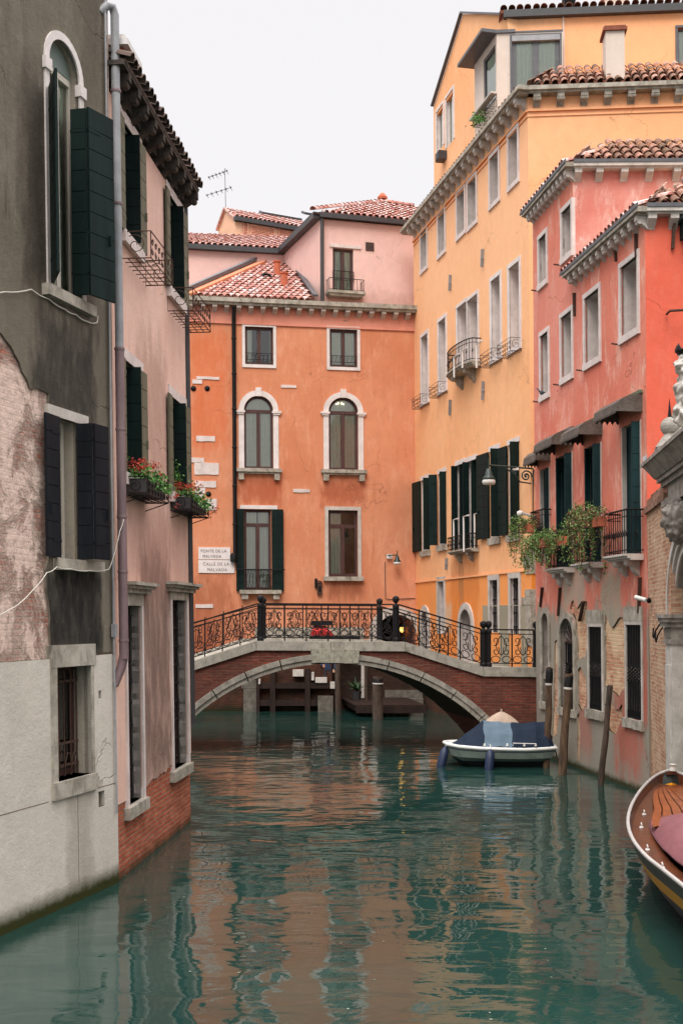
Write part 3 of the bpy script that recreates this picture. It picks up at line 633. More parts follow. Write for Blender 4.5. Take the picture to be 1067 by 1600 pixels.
def arcwin(F, xl, xr, yc, yb):
    r = F.rect(xl, xr, yc, yb); z1 = F.z((xl+xr)/2, yc); return (r[0], r[1], r[2], z1)
Q1 = CO.rect(383, 427, 510, 569); Q2 = CO.rect(515, 558, 514, 573)
A1 = arcwin(CO, 381.5, 427, 618.5, 732); A2 = arcwin(CO, 513.5, 559.5, 621, 734)
D1 = CO.rect(382, 424, 796, 922); D2 = CO.rect(513, 559, 797, 901)
SA = (CO.u(588), CO.u(648.5), 1.9, CO.z(617, 960)); ra = (A1[1]-A1[0])/2
ZC = CO.z(300, 484)
rs = (SA[1]-SA[0])/2*.95
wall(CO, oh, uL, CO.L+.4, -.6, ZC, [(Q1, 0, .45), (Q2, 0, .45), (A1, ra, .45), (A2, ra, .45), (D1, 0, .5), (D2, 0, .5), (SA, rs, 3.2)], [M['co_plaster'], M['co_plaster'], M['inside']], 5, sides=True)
window(CO, oh, Q1, 0, .14, 'frame_brown', .11, 'istria_white', mull=1, fw=.09, curt_span=[(0, .25), (.9, 1)], sill=None)
window(CO, oh, Q2, 0, .14, 'frame_brown', .11, 'istria_white', mull=1, fw=.09, curt_span=[(0, .46), (.54, 1)])
for q in (Q1, Q2):
    b = MB(CO); b.box(q[0]-.11, q[1]+.11, -.1, .045, q[2]-.12, q[2]); b.build('sill', M['istria_white'], oh)
    b = MB(CO)
    for zz in (.18, .42): b.tube([(q[0]-.02, .02, q[2]+zz), (q[1]+.02, .02, q[2]+zz)], .012, 4)
    for k in range(7): u = q[0]+(q[1]-q[0])*(k+.5)/7; b.tube([(u, .02, q[2]+.18), (u+.05, .02, q[2]+.42)], .008, 4)
    b.build('window_guard', M['iron'], oh)
for q in (A1, A2):
    o = window(CO, oh, q, ra, .16, 'frame_brown', .2, 'istria_white', mull=1, fw=.085, transom=q[3]-ra-.02, curt_span=[(0, .47), (.53, 1)])
    b = MB(CO); z = q[3]-ra
    for s0_, s1_ in ((q[0]-.26, q[0]), (q[1], q[1]+.26)): b = MB(CO); b.box(s0_, s1_, -.02, .075, z-.16, z-.1); b.box(s0_-.04, s1_+.04, -.02, .1, z-.1, z-.02); b.build('impost', M['istria_white'], o)
    b = MB(CO); b.box((q[0]+q[1])/2-.11, (q[0]+q[1])/2+.11, -.02, .08, q[3]-.02, q[3]+.3); b.build('keystone', M['istria_white'], o)
    b = MB(CO); b.box(q[0]-.3, q[1]+.3, -.1, .2, q[2]-.13, q[2]); b.box(q[0]-.24, q[1]+.24, -.02, .14, q[2]-.2, q[2]-.13)
    for u in (q[0]-.22, q[1]+.02): b.box(u, u+.2, -.02, .15, q[2]-.42, q[2]-.2)
    b.build('sill', M['istria_dirty'], o)
c = D1; o = window(CO, oh, c, 0, .16, 'frame_brown', 0, mull=1, fw=.09, transom=CO.z(400, 820), curt_span=[(0, .47), (.53, 1)])
b = MB(CO); b.box(CO.u(376), CO.u(434), -.02, .05, c[3]+.02, c[3]+.16); b.build('lintel', M['istria_white'], o)
b = MB(CO); b.box(c[0]-.2, c[1]+.35, -.02, .28, c[2]-.14, c[2]); b.box(c[0]-.12, c[0]+.12, -.02, .22, c[2]-.34, c[2]-.14); b.box(c[1]+.05, c[1]+.28, -.02, .22, c[2]-.34, c[2]-.14); b.build('sill', M['istria_dirty'], o)
panel(CO, o, (c[0]-.01, .05), math.pi-.05, CO.u(382)-CO.u(369.5), c[2]-.05, c[3]+.02, 'shutter', board=.3, th=.05)
panel(CO, o, (c[1]+.01, .05), .05, CO.u(443)-CO.u(424.5), c[2]-.05, c[3]+.02, 'shutter', board=.3, th=.05)
b = MB(CO); zb, zr = c[2]+.05, CO.z(400, 890)
b.tube([(CO.u(368), .16, zr), (CO.u(445), .16, zr)], .022, 5); b.tube([(c[0], .12, zb), (c[1], .12, zb)], .015, 4)
for k in range(8):
    u = c[0]+(c[1]-c[0])*(k+.5)/8; b.tube([(u-.05, .13, zb), (u+.05, .13, zr)], .011, 4); b.tube([(u+.05, .13, zb), (u-.05, .13, zr)], .011, 4)
b.build('window_guard', M['iron'], o)
o = window(CO, oh, D2, 0, .16, 'frame_brown', .13, 'istria', mull=1, fw=.1, transom=CO.z(536, 822), curt_span=[(0, .45)])
b = MB(CO); b.box(D2[0]-.2, D2[1]+.2, -.1, .16, D2[2]-.16, D2[2]); b.build('sill', M['istria_dirty'], o)
# quoin stones and patches of bare stone in the plaster
for (x0, y0, x1, y1) in ((301, 593, 316, 600), (307, 588, 343, 593.5), (307, 681, 336, 690), (295, 715, 319, 723), (304, 723, 342, 742), (305, 751, 338, 762), (305, 762, 321, 771), (298, 772, 318, 778), (321, 779, 339, 797), (315, 788, 322, 797), (306, 944, 333, 950), (439, 601.5, 463, 606.5), (458, 764, 484, 769.5), (536, 500, 543, 503)):
    u0, z1 = CO.uz(x0, y0); u1, z0 = CO.uz(x1, y1); b = MB(CO)
    b.prism(jag([(u0, z0), (u1, z0), (u1, z1), (u0, z1)], .012, .15, x0), -.02, .03); b.build('quoin_stone', M['trim_pink'], oh)
for (x, y) in ((324, 607), (302.5, 607), (326, 772)):
    b = MB(CO); u, z = CO.uz(x, y); b.lathe((u, 0, z), [(.0, .05), (.05, .055), (.06, .03), (.1, .03), (.1, 0)], 10, axis=(0, 1, 0)); b.build('wall_tie', M['iron'], oh, smooth=True)
# stone plinth, frieze band, cornice with brackets, gutter
b = MB(CO); b.box(CO.u(398), SA[0]-.5, -.02, .07, CO.z(480, 999), CO.z(480, 980)); b.build('plinth', M['istria_dirty'], oh)
M['frieze'] = plaster('pink_frieze_plaster', S(228, 156, 134), S(212, 138, 116), streak=S(150, 96, 80), sk=.6)
b = MB(CO); b.box(uL, CO.L+.3, 0, .03, ZC-.42, ZC); b.box(uL, CO.L+.3, 0, .06, ZC-.47, ZC-.42); b.build('frieze', M['frieze'], oh)
b = MB(CO); b.box(uL-.3, CO.L+.3, -.3, .04, ZC-.05, ZC+.17, 1); b.box(uL-.3, CO.L+.3, -.3, .34, ZC+.17, ZC+.26); b.box(uL-.35, CO.L+.3, -.3, .42, ZC+.26, ZC+.42); b.build('cornice', [M['istria_dirty'], M['frieze']], oh)
modillions(CO, oh, [CO.u(316.5+18.75*k, 480) for k in range(18)]+[CO.u(297.5, 480)], .3, ZC-.08, ZC+.17, .17, M['istria'], curl=False)
b = MB(CO); u = CO.u(366, 650)
b.tube([(u, .3, ZC+.1), (u, .14, ZC-.3), (u, .12, ZC-.6), (u, .12, CO.z(368, 868)), (u-.1, .12, CO.z(366, 876))], .075, 8)
for yy in (530, 585, 640, 700, 760, 820): b.lathe((u, .12, CO.z(366, yy)), [(.08, -.04), (.1, 0), (.08, .04)], 8)
b.lathe((u-.06, .12, CO.z(366, 872)), [(.12, -.15), (.13, .1), (.08, .18)], 8); b.build('downpipe', M['iron'], oh, smooth=True)
b = MB(CO); b.strip(arc(SA[0], SA[1], SA[3]-rs, rs), arc(SA[0]-.3, SA[1]+.3, SA[3]-rs, rs+.3), -.1, .07); b.box(SA[0]-.3, SA[0], -.1, .07, 1.9, SA[3]-rs); b.build('archway_surround', M['istria'], oh)
M['warm_lamp'] = NT('lit_amber_lamp').mat; bb = M['warm_lamp'].node_tree.nodes['Principled BSDF']; bb.inputs['Emission Color'].default_value = (1, .55, .12, 1); bb.inputs['Emission Strength'].default_value = 2.5; bb.inputs['Base Color'].default_value = (.4, .25, .1, 1)
t = thing('hanging_lantern', CO.pt(CO.u(640), -1.5, 2.9), 'small lit amber lantern hanging inside the archway right of the ochre house', 'lantern')
b = MB(CO); c = (CO.u(640), -1.5, CO.z(640, 985)); b.lathe(c, [(.0, -.1), (.06, -.07), (.08, .02), (.06, .1), (0, .12)], 8); b.build('lamp_glass', M['warm_lamp'], t)
b = MB(CO); b.lathe(c, [(.16, .14), (.05, .26), (.01, .3)], 8); b.tube([(c[0], c[1], c[2]+.3), (c[0], c[1], c[2]+.42)], .01, 4); b.build('lamp_cap', M['iron'], t)
M['chand'] = NT('chandelier_bulb').mat; bb = M['chand'].node_tree.nodes['Principled BSDF']; bb.inputs['Emission Color'].default_value = (1, .8, .5, 1); bb.inputs['Emission Strength'].default_value = 5
t = thing('chandelier', CO.pt(CO.u(534), -.2, CO.z(534, 640)), 'lit chandelier seen at the top of the right arched window', 'chandelier')
b = MB(CO)
for k in range(6): a = 6.28*k/6; b.lathe((CO.u(534)+.14*math.cos(a), -.22+.03*math.sin(a), CO.z(534, 630)+.03*math.sin(a)), [(0, -.03), (.025, 0), (0, .04)], 6)
b.build('bulbs', M['chand'], t)
b = MB(CO); b.tube([(CO.u(534), -.22, CO.z(534, 634)), (CO.u(534), -.22, CO.z(534, 623))], .01, 4); b.tube([(CO.u(534)-.14, -.22, CO.z(534, 631)), (CO.u(534)+.14, -.22, CO.z(534, 631))], .008, 4); b.build('frame', M['iron_rust'], t)
# street name plates
def text(F, parent, s, u, z, h, w, mat, align='LEFT', spc=1.15, stretch=1.0):
    cu = bpy.data.curves.new('lettering', 'FONT'); cu.body = s; cu.size = 1; cu.space_character = spc; cu.extrude = .004; cu.align_x = align; cu.offset = 0
    ob = bpy.data.objects.new('tmp', cu); sc.collection.objects.link(ob); dg = bpy.context.evaluated_depsgraph_get(); me = bpy.data.meshes.new_from_object(ob.evaluated_get(dg))
    bpy.data.objects.remove(ob); sx = h/.72*stretch; org = ORG[parent.name]
    for v in me.vertices: v.co = F.pt(u+v.co.x*sx, w+v.co.z, z+v.co.y*h/.72)-org
    me.name = 'lettering'; o = bpy.data.objects.new('lettering', me); me.materials.clear(); me.materials.append(mat); sc.collection.objects.link(o); o.parent = parent; return o
ink = plain('faded_black_paint', S(92, 84, 86), .8, .3)
sgp = plain('white_sign_plaster', S(222, 212, 208), .8, .1)
for (x0, x1, y0, y1, ls, lab) in ((310.3, 360, 855, 874.3, ('PONTE DE LA', 'MALVASIA'), 'white wall plate reading PONTE DE LA MALVASIA'), (310.3, 366.5, 874.9, 895.5, ('CALLE DE LA', 'MALVASIA'), 'white wall plate reading CALLE DE LA MALVASIA')):
    u0, z1 = CO.uz(x0, y0); u1, z0 = CO.uz(x1, y1); t = thing('street_sign', CO.pt(u0, .03, z0), lab, 'street sign')
    b = MB(CO); b.box(u0, u1, -.01, .035, z0, z1); b.build('plate', sgp, t)
    px = (314, 317) if y0 < 870 else (317.5, 324)
    wd = CO.u(320)-CO.u(310)
    for k, s in enumerate(ls):
        zz = z1-(z1-z0)*(.42 if k == 0 else .86); text(CO, t, s, CO.u(px[k]), zz, (z1-z0)*.24, .037, ink, spc=1.15, stretch=.92 if k == 0 else .9)
# little plaque box
t = thing('wall_box', CO.pt(CO.u(499), 0, CO.z(499, 929)), 'small brown iron box hanging on the ochre wall between the lower windows', 'box')
b = MB(CO); u0, z1 = CO.uz(495.5, 911); u1, z0 = CO.uz(502.5, 929); b.box(u0, u1, 0, .12, z0, z1); b.box(u0-.02, u1+.02, .01, .14, z1, z1+.03); b.box(u0+.04, u1-.04, .12, .13, z0+.1, z1-.12, 1); b.build('box_body', [M['iron_rust'], M['iron']], t)
b = MB(CO); b.box(CO.u(491.5), CO.u(495), 0, .1, CO.z(493, 918), CO.z(493, 904)); b.tube([(CO.u(494), .05, CO.z(494, 907)), (CO.u(502), .05, CO.z(502, 909))], .02, 5); b.build('bracket', M['iron'], t)
def wall_lamp(F, label, base, tip, drop, size, scroll=None):
    """base=(u,w,z) on the wall, tip = end of the arm"""
    t = thing('street_lamp', F.pt(*base), label, 'street lamp', 'green wall lamps')
    b = MB(F); base, tip = Vector(base), Vector(tip); b.tube([base, tip], size*.14, 6); d = tip-base
    if scroll:
        L = d.length; dn = d.normalized(); dz = Vector((0, 0, 1))
        for (c, r0, r1, a0, a1) in scroll: b.tube([base+dn*p*L+dz*q*L for p, q in spiral(c, r0, r1, a0, a1, 22)], size*.12, 5)
        b.tube([base, base-dz*.36*L], size*.1, 6); b.tube([base+dn*.72*L, base+dn*.45*L-dz*.12*L, base+dn*.3*L-dz*.3*L, base+dn*.05*L-dz*.32*L], size*.12, 5)
    b.tube([tip+Vector((0, 0, size*1.1)), tip-Vector((0, 0, drop))], size*.12, 6); b.build('bracket', M['green_metal'], t, smooth=True)
    c = tip-Vector((0, 0, drop))
    b = MB(F); b.lathe(c, [(0, size*.1), (size*.35, 0), (size*.4, -size*.35), (size*.5, -size*.45), (size*.55, -size*.9), (size*.85, -size*1.3), (size*.95, -size*1.6), (size*.9, -size*1.62), (0, -size*1.5)], 14); b.build('lamp_shade', M['green_metal'], t, smooth=True)
    b = MB(F); b.lathe(c, [(size*.9, -size*1.6), (size*1.0, -size*1.95), (size*.85, -size*2.3), (0, -size*2.4)], 14); b.build('lamp_globe', M['lamp_white'], t, smooth=True)
    return t
u0, z0 = CO.uz(602, 874); wall_lamp(CO, 'small green lamp on a short bracket on the ochre wall', (u0, .05, z0+.15), (CO.u(617.5), .35, z0+.15), .02, .15)
t = thing('number_plate', CO.pt(CO.u(606), .05, z0), 'small white plate on the bracket of the ochre wall lamp', 'plate'); b = MB(CO); b.box(CO.u(603), CO.u(612), .1, .12, CO.z(606, 873), CO.z(606, 866)); b.build('plate', M['white'], t)
b = MB(CO); P = [CO.uz(*p) for p in ((601, 878), (602, 935), (606, 936.5), (648, 935))]; b.tube([(p[0], .03, p[1]) for p in P], .014, 4); props(b.build('conduit', M['gutter_dark'], None, loc=CO.pt(P[0][0], 0, P[0][1])), 'dark conduit running down below the lamp on the ochre wall', 'conduit')
def proj(P): return (CX+P.x/P.y*CF, HY-(P.z-CH)/P.y*CF)
def inpoly(p, poly):
    c = False; n = len(poly)
    for i in range(n):
        a, b_ = poly[i], poly[i-1]
        if (a[1] > p[1]) != (b_[1] > p[1]) and p[0] < (b_[0]-a[0])*(p[1]-a[1])/(b_[1]-a[1])+a[0]: c = not c
    return c
def off(F, w_): return Frame(F.pt(0, w_, 0), F.U, F.N, F.Up)
def roof_frame(F, w_, z_, slope, skew=0.0):
    up = (-F.N+Vector((0, 0, slope))+F.U*skew).normalized(); n = F.U.cross(up).normalized()
    if n.z < 0: n = -n
    return Frame(F.pt(0, w_, z_), F.U, n, up)
# ------------------------------------------------------------------ roof of the ochre house
rz = ZC+.44; ORF = roof_frame(CO, .25, rz, .54, -.33)
pl = [(291, 463), (492, 467), (441, 397)]
q = [ORF.uz(*p) for p in pl]
b = MB(ORF); b.face([(u, -.02, s) for u, s in q]); b.face([(u, -.2, s) for u, s in q][::-1])
us = sorted([p[0] for p in q]); b.build('roof', M['tile_bed'], oh)
roof_tiles(ORF, oh, lambda u, s: inpoly(proj(ORF.pt(u, 0, s)), [(302, 464), (490, 469), (441, 402)]), min(us)-.2, max(us)+3, 0, 10, 'tile', pitch=.25, rowl=.40, rad=.11)
b = MB(WORLD); a0, a1, a2 = [ORF.pt(u, .05, s) for u, s in q]
b.beam(a0, a2, .5, .1, 0); b.build('mortar_verge', plain('orange_mortar', S(206, 128, 92), .9), oh)
b = MB(WORLD); b.beam(a0+Vector((-.2, .1, .16)), a2+Vector((-.2, .1, .2)), .22, .14); b.beam(a1+Vector((.02, 0, .08)), a2+Vector((.05, 0, .12)), .2, .08); b.build('roof_flashing', M['lead'], oh)
for (x, yt, yb) in ((433, 408, 433), (444, 426, 450)):
    u, s = ORF.uz(x, yb); P = ORF.pt(u, 0, s); h = (yb-yt)/CF*P.y
    b = MB(WORLD); b.lathe(P-Vector((0, 0, .2)), [(.13, 0), (.13, h*.9+.2), (.17, h*.92+.2), (.17, h+.2), (.1, h+.2), (.1, h*.8)], 10); b.build('chimney_pot', M['terracotta'], oh, smooth=False)
u, s = ORF.uz(416, 436); b = MB(ORF); b.lathe((u, 0, s), [(.2, 0), (.2, .16), (.15, .17), (.13, .05), (0, .05)], 12, axis=(0, 1, -.4)); b.build('roof_vent', M['iron'], oh)
# ------------------------------------------------------------------ rose house behind
RPF = wall_frame((500, 430, 44.3), (651, 430, 45.3), -.004)
M['rp'] = plaster('rose_plaster', S(236, 198, 188), S(228, 186, 176), worn=S(234, 200, 190), wornamt=.3, bscale=.25, stains=[(0, 9, 0, RPF.z(560, 455), .3, S(176, 138, 124), .5)], streak=S(200, 150, 138), sk=.15, grain=.006)
rh = thing('house', RPF.pt(0, 0, 0), 'rose pink house with tiled hip roof rising behind the ochre house', 'house')
ZE = RPF.z(503, 340); DR = RPF.rect(520, 552, 387, 458)
wall(RPF, rh, 0, RPF.L+1, 12, ZE, [(DR, 0, .5)], [M['rp'], M['rp'], M['inside']], 5)
o = window(RPF, rh, DR, 0, .12, 'frame_brown', 0, mull=1, fw=.09, curt_span=[(0, .47), (.53, 1)])
b = MB(RPF); b.box(DR[0]-.12, DR[1]+.3, -.02, .05, DR[3]+.02, DR[3]+.14); b.build('lintel', M['trim_pink'], o)
u0, u1, zb = DR[0]-.3, DR[1]+.35, DR[2]
bal = MB(RPF); bal.box(u0, u1, -.05, .5, zb-.1, zb); bal.prism([(u0+.1, zb-.2), (u1-.1, zb-.2), (u1, zb-.1), (u0, zb-.1)], 0, .42); o = bal.build('balcony', M['istria_dirty'], rh)
def balcony_rail(F, parent, u0, u1, out, z0, z1, step=.1, mat='iron', r=.009, top=.014, bow=False):
    b = MB(F); P = [(u0, 0), (u0, out), (u1, out), (u1, 0)]
    for z, rr in ((z1, top), (z0+.05, r)): b.tube([(p[0], p[1], z) for p in P], rr, 5)
    for k in range(3):
        a, c = P[k], P[k+1]; L = math.hypot(c[0]-a[0], c[1]-a[1]); n = max(2, int(L/step))
        for j in range(n+1):
            t = j/n; u, w_ = a[0]+(c[0]-a[0])*t, a[1]+(c[1]-a[1])*t
            if bow: b.tube([(u, w_, z0), (u, w_+.05, z0+(z1-z0)*.35), (u, w_-.01, z0+(z1-z0)*.7), (u, w_, z1)], r, 4)
            else: b.tube([(u, w_, z0), (u, w_, z1)], r, 4)
    return b.build('railing', M[mat], parent)
balcony_rail(RPF, o, u0+.05, u1-.05, .44, zb, RPF.z(530, 440), .13)
balcony_rail(RPF, o, DR[0], DR[1], .05, RPF.z(530, 440), RPF.z(530, 424), .16)
b = MB(RPF); u0, z1 = RPF.uz(571, 378.5); u1, z0 = RPF.uz(584, 392.5); b.box(u0, u1, -.05, .03, z0, z1)
for k in range(6): b.box(u0+.02, u1-.02, .03, .04, z0+(z1-z0)*(k+.2)/6, z0+(z1-z0)*(k+.7)/6)
b.build('vent_grille', plain('dark_brown_grille', S(82, 62, 58), .7), rh)
ROB = wall_frame((443, 430, 48.6), (500, 430, 44.3), 0)
b = MB(ROB); b.face([(0, 0, 12), (ROB.L, 0, 12), (ROB.L, 0, ZE), (0, 0, ZE)]); b.build('wall', M['rp'], rh)
RLF = wall_frame((250, 430, 47.7), (443, 430, 48.6), 0)
b = MB(RLF); b.face([(-2, 0, 11), (RLF.L, 0, 11), (RLF.L, 0, ZE), (-2, 0, ZE)]); b.build('wall', M['rp'], rh)
b = MB(RPF); b.box(-.05, RPF.L+.5, .0, .25, ZE-.05, ZE+.13); b.tube([(.06, .12, ZE), (.06, .1, ZC+.5)], .075, 8); b.build('gutter', M['gutter_dark'], rh)
b = MB(ROB); b.box(-.1, ROB.L+.1, .0, .3, ZE-.08, ZE+.16); b.build('gutter', M['gutter_dark'], rh)
b = MB(RLF); b.box(-2, RLF.L+.05, .0, .25, ZE-.1, ZE+.1); b.build('gutter', M['gutter_dark'], rh)
f1 = roof_frame(RPF, .2, ZE+.1, .50)
pl = [(499, 341), (495, 334), (597, 317), (641, 325), (700, 330), (700, 352)]
q = [(u, max(0, s)) for u, s in [f1.uz(*p) for p in ((499, 341), (597, 319), (641, 326), (700, 335), (700, 352))]]
b = MB(f1); b.face([(u, -.03, s) for u, s in q]); b.face([(u, -.2, s) for u, s in q][::-1]); b.build('roof', M['tile_bed'], rh)
roof_tiles(f1, rh, lambda u, s: inpoly(proj(f1.pt(u, 0, s)), pl), -.3, 8, 0, 12, 'tile', pitch=.25, rowl=.42, rad=.11)
P = [f1.pt(u, .08, max(0, s)) for u, s in [f1.uz(499, 339), f1.uz(597, 318.5), f1.uz(645, 326)]]
ridge(WORLD, rh, P[0], P[1], rad=.13); ridge(WORLD, rh, P[2], P[1], rad=.13)
b = MB(WORLD); b.lathe(P[1]+Vector((0, 0, .1)), [(.2, 0), (.22, .1), (.1, .25), (0, .3)], 8); b.build('roof_finial', M['terracotta'], rh)
f2 = roof_frame(RLF, .2, ZE+.06, .40, -.33)
pl2 = [(250, 392), (440, 400), (470, 378), (463, 373), (250, 366)]
b = MB(f2); b.face([(-2, -.03, 0), (7.5, -.03, 0), (9.5, -.03, 7.6), (-1, -.03, 7.6)]); b.build('roof', M['tile_bed'], rh)
roof_tiles(f2, rh, lambda u, s: inpoly(proj(f2.pt(u, 0, s)), pl2), -1, 12, 0, 9, 'tile', pitch=.25, rowl=.42, rad=.11)
# ------------------------------------------------------------------ salmon attic house farther back
TF = wall_frame((368, 370, 58), (520, 370, 60.5), 0)
th = thing('house', TF.pt(0, 0, 0), 'salmon attic storey with louvred shutters and skylights, farthest back beneath the antenna', 'house')
M['tp'] = plaster('salmon_attic_plaster', S(240, 190, 158), S(232, 180, 148), bscale=.3, grain=.004)
ZT2 = TF.z(370, 345); TS = wall_frame((341.5, 370, 62.5), (368, 370, 58), 0)
wall(TF, th, 0, TF.L, 14, ZT2, [], [M['tp']], 6)
b = MB(TS); gp = [(0, 14), (TS.L, 14), (TS.L, ZT2), (TS.u(353, 330), TS.z(353, 327)), (0, TS.z(342, 358))]; b.face([(u, 0, z) for u, z in gp]); b.build('wall', M['tp'], th)
b = MB(TS); g0 = [TS.pt(TS.u(353, 330), .05, TS.z(353, 326)), TS.pt(-.1, .05, TS.z(341, 359)), TS.pt(TS.L, .05, ZT2+.12)]
bb = MB(WORLD); bb.beam(g0[0], g0[1], .16, .14); bb.beam(g0[0], g0[2], .12, .1); bb.build('verge', M['tile'], th)
b = MB(TF); b.box(-.1, TF.L, 0, .25, ZT2-.05, ZT2+.16); b.build('gutter', M['gutter_dark'], th)
for x0, x1, y0, y1 in ((381, 386, 346, 370), (393, 427, 353, 373), (436, 472, 354, 376)):
    u0, z1 = TF.uz(x0, y0); u1, z0 = TF.uz(x1, y1); b = MB(TF); n = int((z1-z0)/.07)
    b.box(u0-.06, u0, 0, .06, z0, z1); b.box(u1, u1+.06, 0, .06, z0, z1); b.box(u0-.06, u1+.06, 0, .065, z1, z1+.07)
    for k in range(n): z = z0+(z1-z0)*k/n; b.hexa([(u0, 0, z), (u1, 0, z), (u1, .05, z), (u0, .05, z), (u0, 0, z+.05), (u1, 0, z+.05), (u1, .01, z+.05), (u0, .01, z+.05)])
    b.build('louvred_shutter', plain('salmon_shutter_paint', S(226, 160, 134), .7), th)
rP = TS.pt(TS.u(353, 330), 0, TS.z(353, 327)); e0 = TF.pt(0, .2, ZT2+.16); sl_ = (rP.z-e0.z)/max(.1, (rP-e0).dot(-TF.N))
f3 = roof_frame(TF, .2, ZT2+.12, sl_); sx = (rP-e0).dot(f3.U); dp = (rP-e0).length
rl = (rP-f3.O).dot(f3.Up)
b = MB(f3); b.face([(0, -.02, 0), (7, -.02, 0), (7, -.02, rl), (sx, -.02, rl)]); b.build('roof', M['tile_bed'], th)
roof_tiles(f3, th, lambda u, s: u > sx*s/rl-.05 and s < rl+.1, -2, 6.5, 0, rl, 'tile', pitch=.25, rowl=.4, rad=.11)
for x0, x1 in ((410, 444), (476, 500)):
    u0, s0 = f3.uz(x0, 335); u1, s1 = f3.uz(x1, 335); b = MB(f3); b.box(u0, u1, 0, .14, s0, s0+.55); b.box(u0+.08, u1-.08, .14, .145, s0+.06, s0+.49, 1); b.build('skylight', [M['lead'], M['pipe_grey']], th)
A0 = rP+Vector((0, 0, 0)); yA = A0.y
t = thing('antenna', A0, 'thin television antenna mast with two aerials against the white sky', 'antenna')
b = MB(WORLD); top = P3(351.5, 263, yA); b.tube([A0-Vector((0, 0, .2)), top], .02, 4); b.build('mast', M['gutter_dark'], t)
for (xa, ya, xb, yb) in ((327, 277, 355, 267), (324, 305, 361, 293)):
    a, c = P3(xa, ya, yA-.3), P3(xb, yb, yA+.3); b = MB(WORLD); b.tube([a, c], .016, 4)
    for k in range(6):
        p = a+(c-a)*k/5; hl_ = .22+.06*(k % 3); b.tube([p-Vector((.05, hl_, .05)), p+Vector((.05, hl_, -.05))], .012, 4); b.lathe(p-Vector((0, 0, .05)), [(.03, 0), (.03, .1)], 6)
    b.build('aerial', M['gutter_dark'], t)
# ================================================================== RIGHT: yellow house
YE = wall_frame((650, 900, 44.0), (830, 900, 32.6), -.008)
YF = wall_frame((830, 900, 32.6), (1190, 900, 32.1), -.008)
zst = 4.72
M['ye'] = plaster('yellow_ochre_plaster', S(252, 190, 140), S(247, 179, 126), worn=S(252, 202, 158), wornamt=.3, bscale=.25, streak=S(214, 146, 84), sk=.32, grain=.008, low=(zst, S(240, 148, 74), .8, .02),
    stains=[(YE.u(704), YE.u(748), 3.9, YE.z(720, 872), .4, S(206, 116, 50), .55), (YE.u(716), YE.u(724), 3, YE.z(720, 872), .15, S(150, 110, 80), .5), (0, 20, 12.5, 20, 2, S(250, 198, 158), .4),
            (YE.u(690), YE.u(745), 2, 4.0, .5, S(226, 120, 40), .6), (YE.u(694), YE.u(705), 2.9, 3.9, .25, S(206, 196, 168), .6)])
M['ye2'] = plaster('yellow_front_plaster', S(252, 188, 140), S(247, 179, 128), bscale=.25, grain=.008, low=(zst, S(232, 140, 52), .95, .02), streak=S(214, 150, 90), sk=.1)
yh = thing('house', YE.pt(0, 0, 0), 'tall yellow house with dark green shutters and a corner dormer on the right', 'house')
ZY = YE.z(810, 131, .42)-.42
up3 = [YE.rect(*p) for p in ((658, 667, 366, 424), (685, 695, 337, 400), (714.5, 726, 304, 371), (731.5, 744, 286, 356), (766, 779, 249, 322), (795, 809, 214, 293))]
up2 = [YE.rect(*p) for p in ((659, 669, 528, 630), (686, 697, 504, 612), (715, 729.5, 482, 583), (731, 747, 471, 577), (768, 782, 440, 563), (796, 812, 420, 548))]
mid = [YE.rect(*p) for p in ((659, 671, 751, 862), (685.5, 697, 741, 853), (713, 727, 728, 860), (731, 745, 722, 860), (766, 780, 706, 842), (795, 811, 696, 837))]
gr = [YE.rect(685, 694, 909, 990), YE.rect(766, 778, 907, 988), YE.rect(798, 811, 904, 990)]
dor = [(YE.u(719), YE.u(737), 1.9, YE.z(728, 952)), (YE.u(659), YE.u(669), 1.9, YE.z(664, 955))]
hl = [(r, 0, .5) for r in up3+up2+mid+gr]+[(r, (r[1]-r[0])/2, .6) for r in dor]
wall(YE, yh, 0, YE.L, -1, ZY+.27, hl, [M['ye'], M['trim_pink'], M['inside']], 7)
wall(YF, yh, 0, YF.L, -1, ZY+.27, [], [M['ye2']], 1)
for k, r in enumerate(up3): 
    o = window(YE, yh, r, 0, .3, 'frame_white', .12, 'trim_pink', cover='shutter_grey', mull=0, fw=.06); b = MB(YE); b.box(r[0]-.13, r[1]+.13, -.2, .05, r[2]-.14, r[2]); b.build('sill', M['trim_pink'], o)
for k, r in enumerate(up2): 
    o = window(YE, yh, r, 0, .42, 'frame_white', .12 if k not in (2, 3) else .1, 'istria_white', cover='frame_white', mull=1, fw=.06); b = MB(YE); b.box(r[0]-.13, r[1]+.13, -.2, .06, r[2]-.14, r[2]); b.build('sill', M['istria_white'], o)
    if k not in (2, 3): basket(YE, yh, (r[0]-.15, r[1]+.1, r[2]+.16), .34, .38, 'iron_rust', rad=.009)
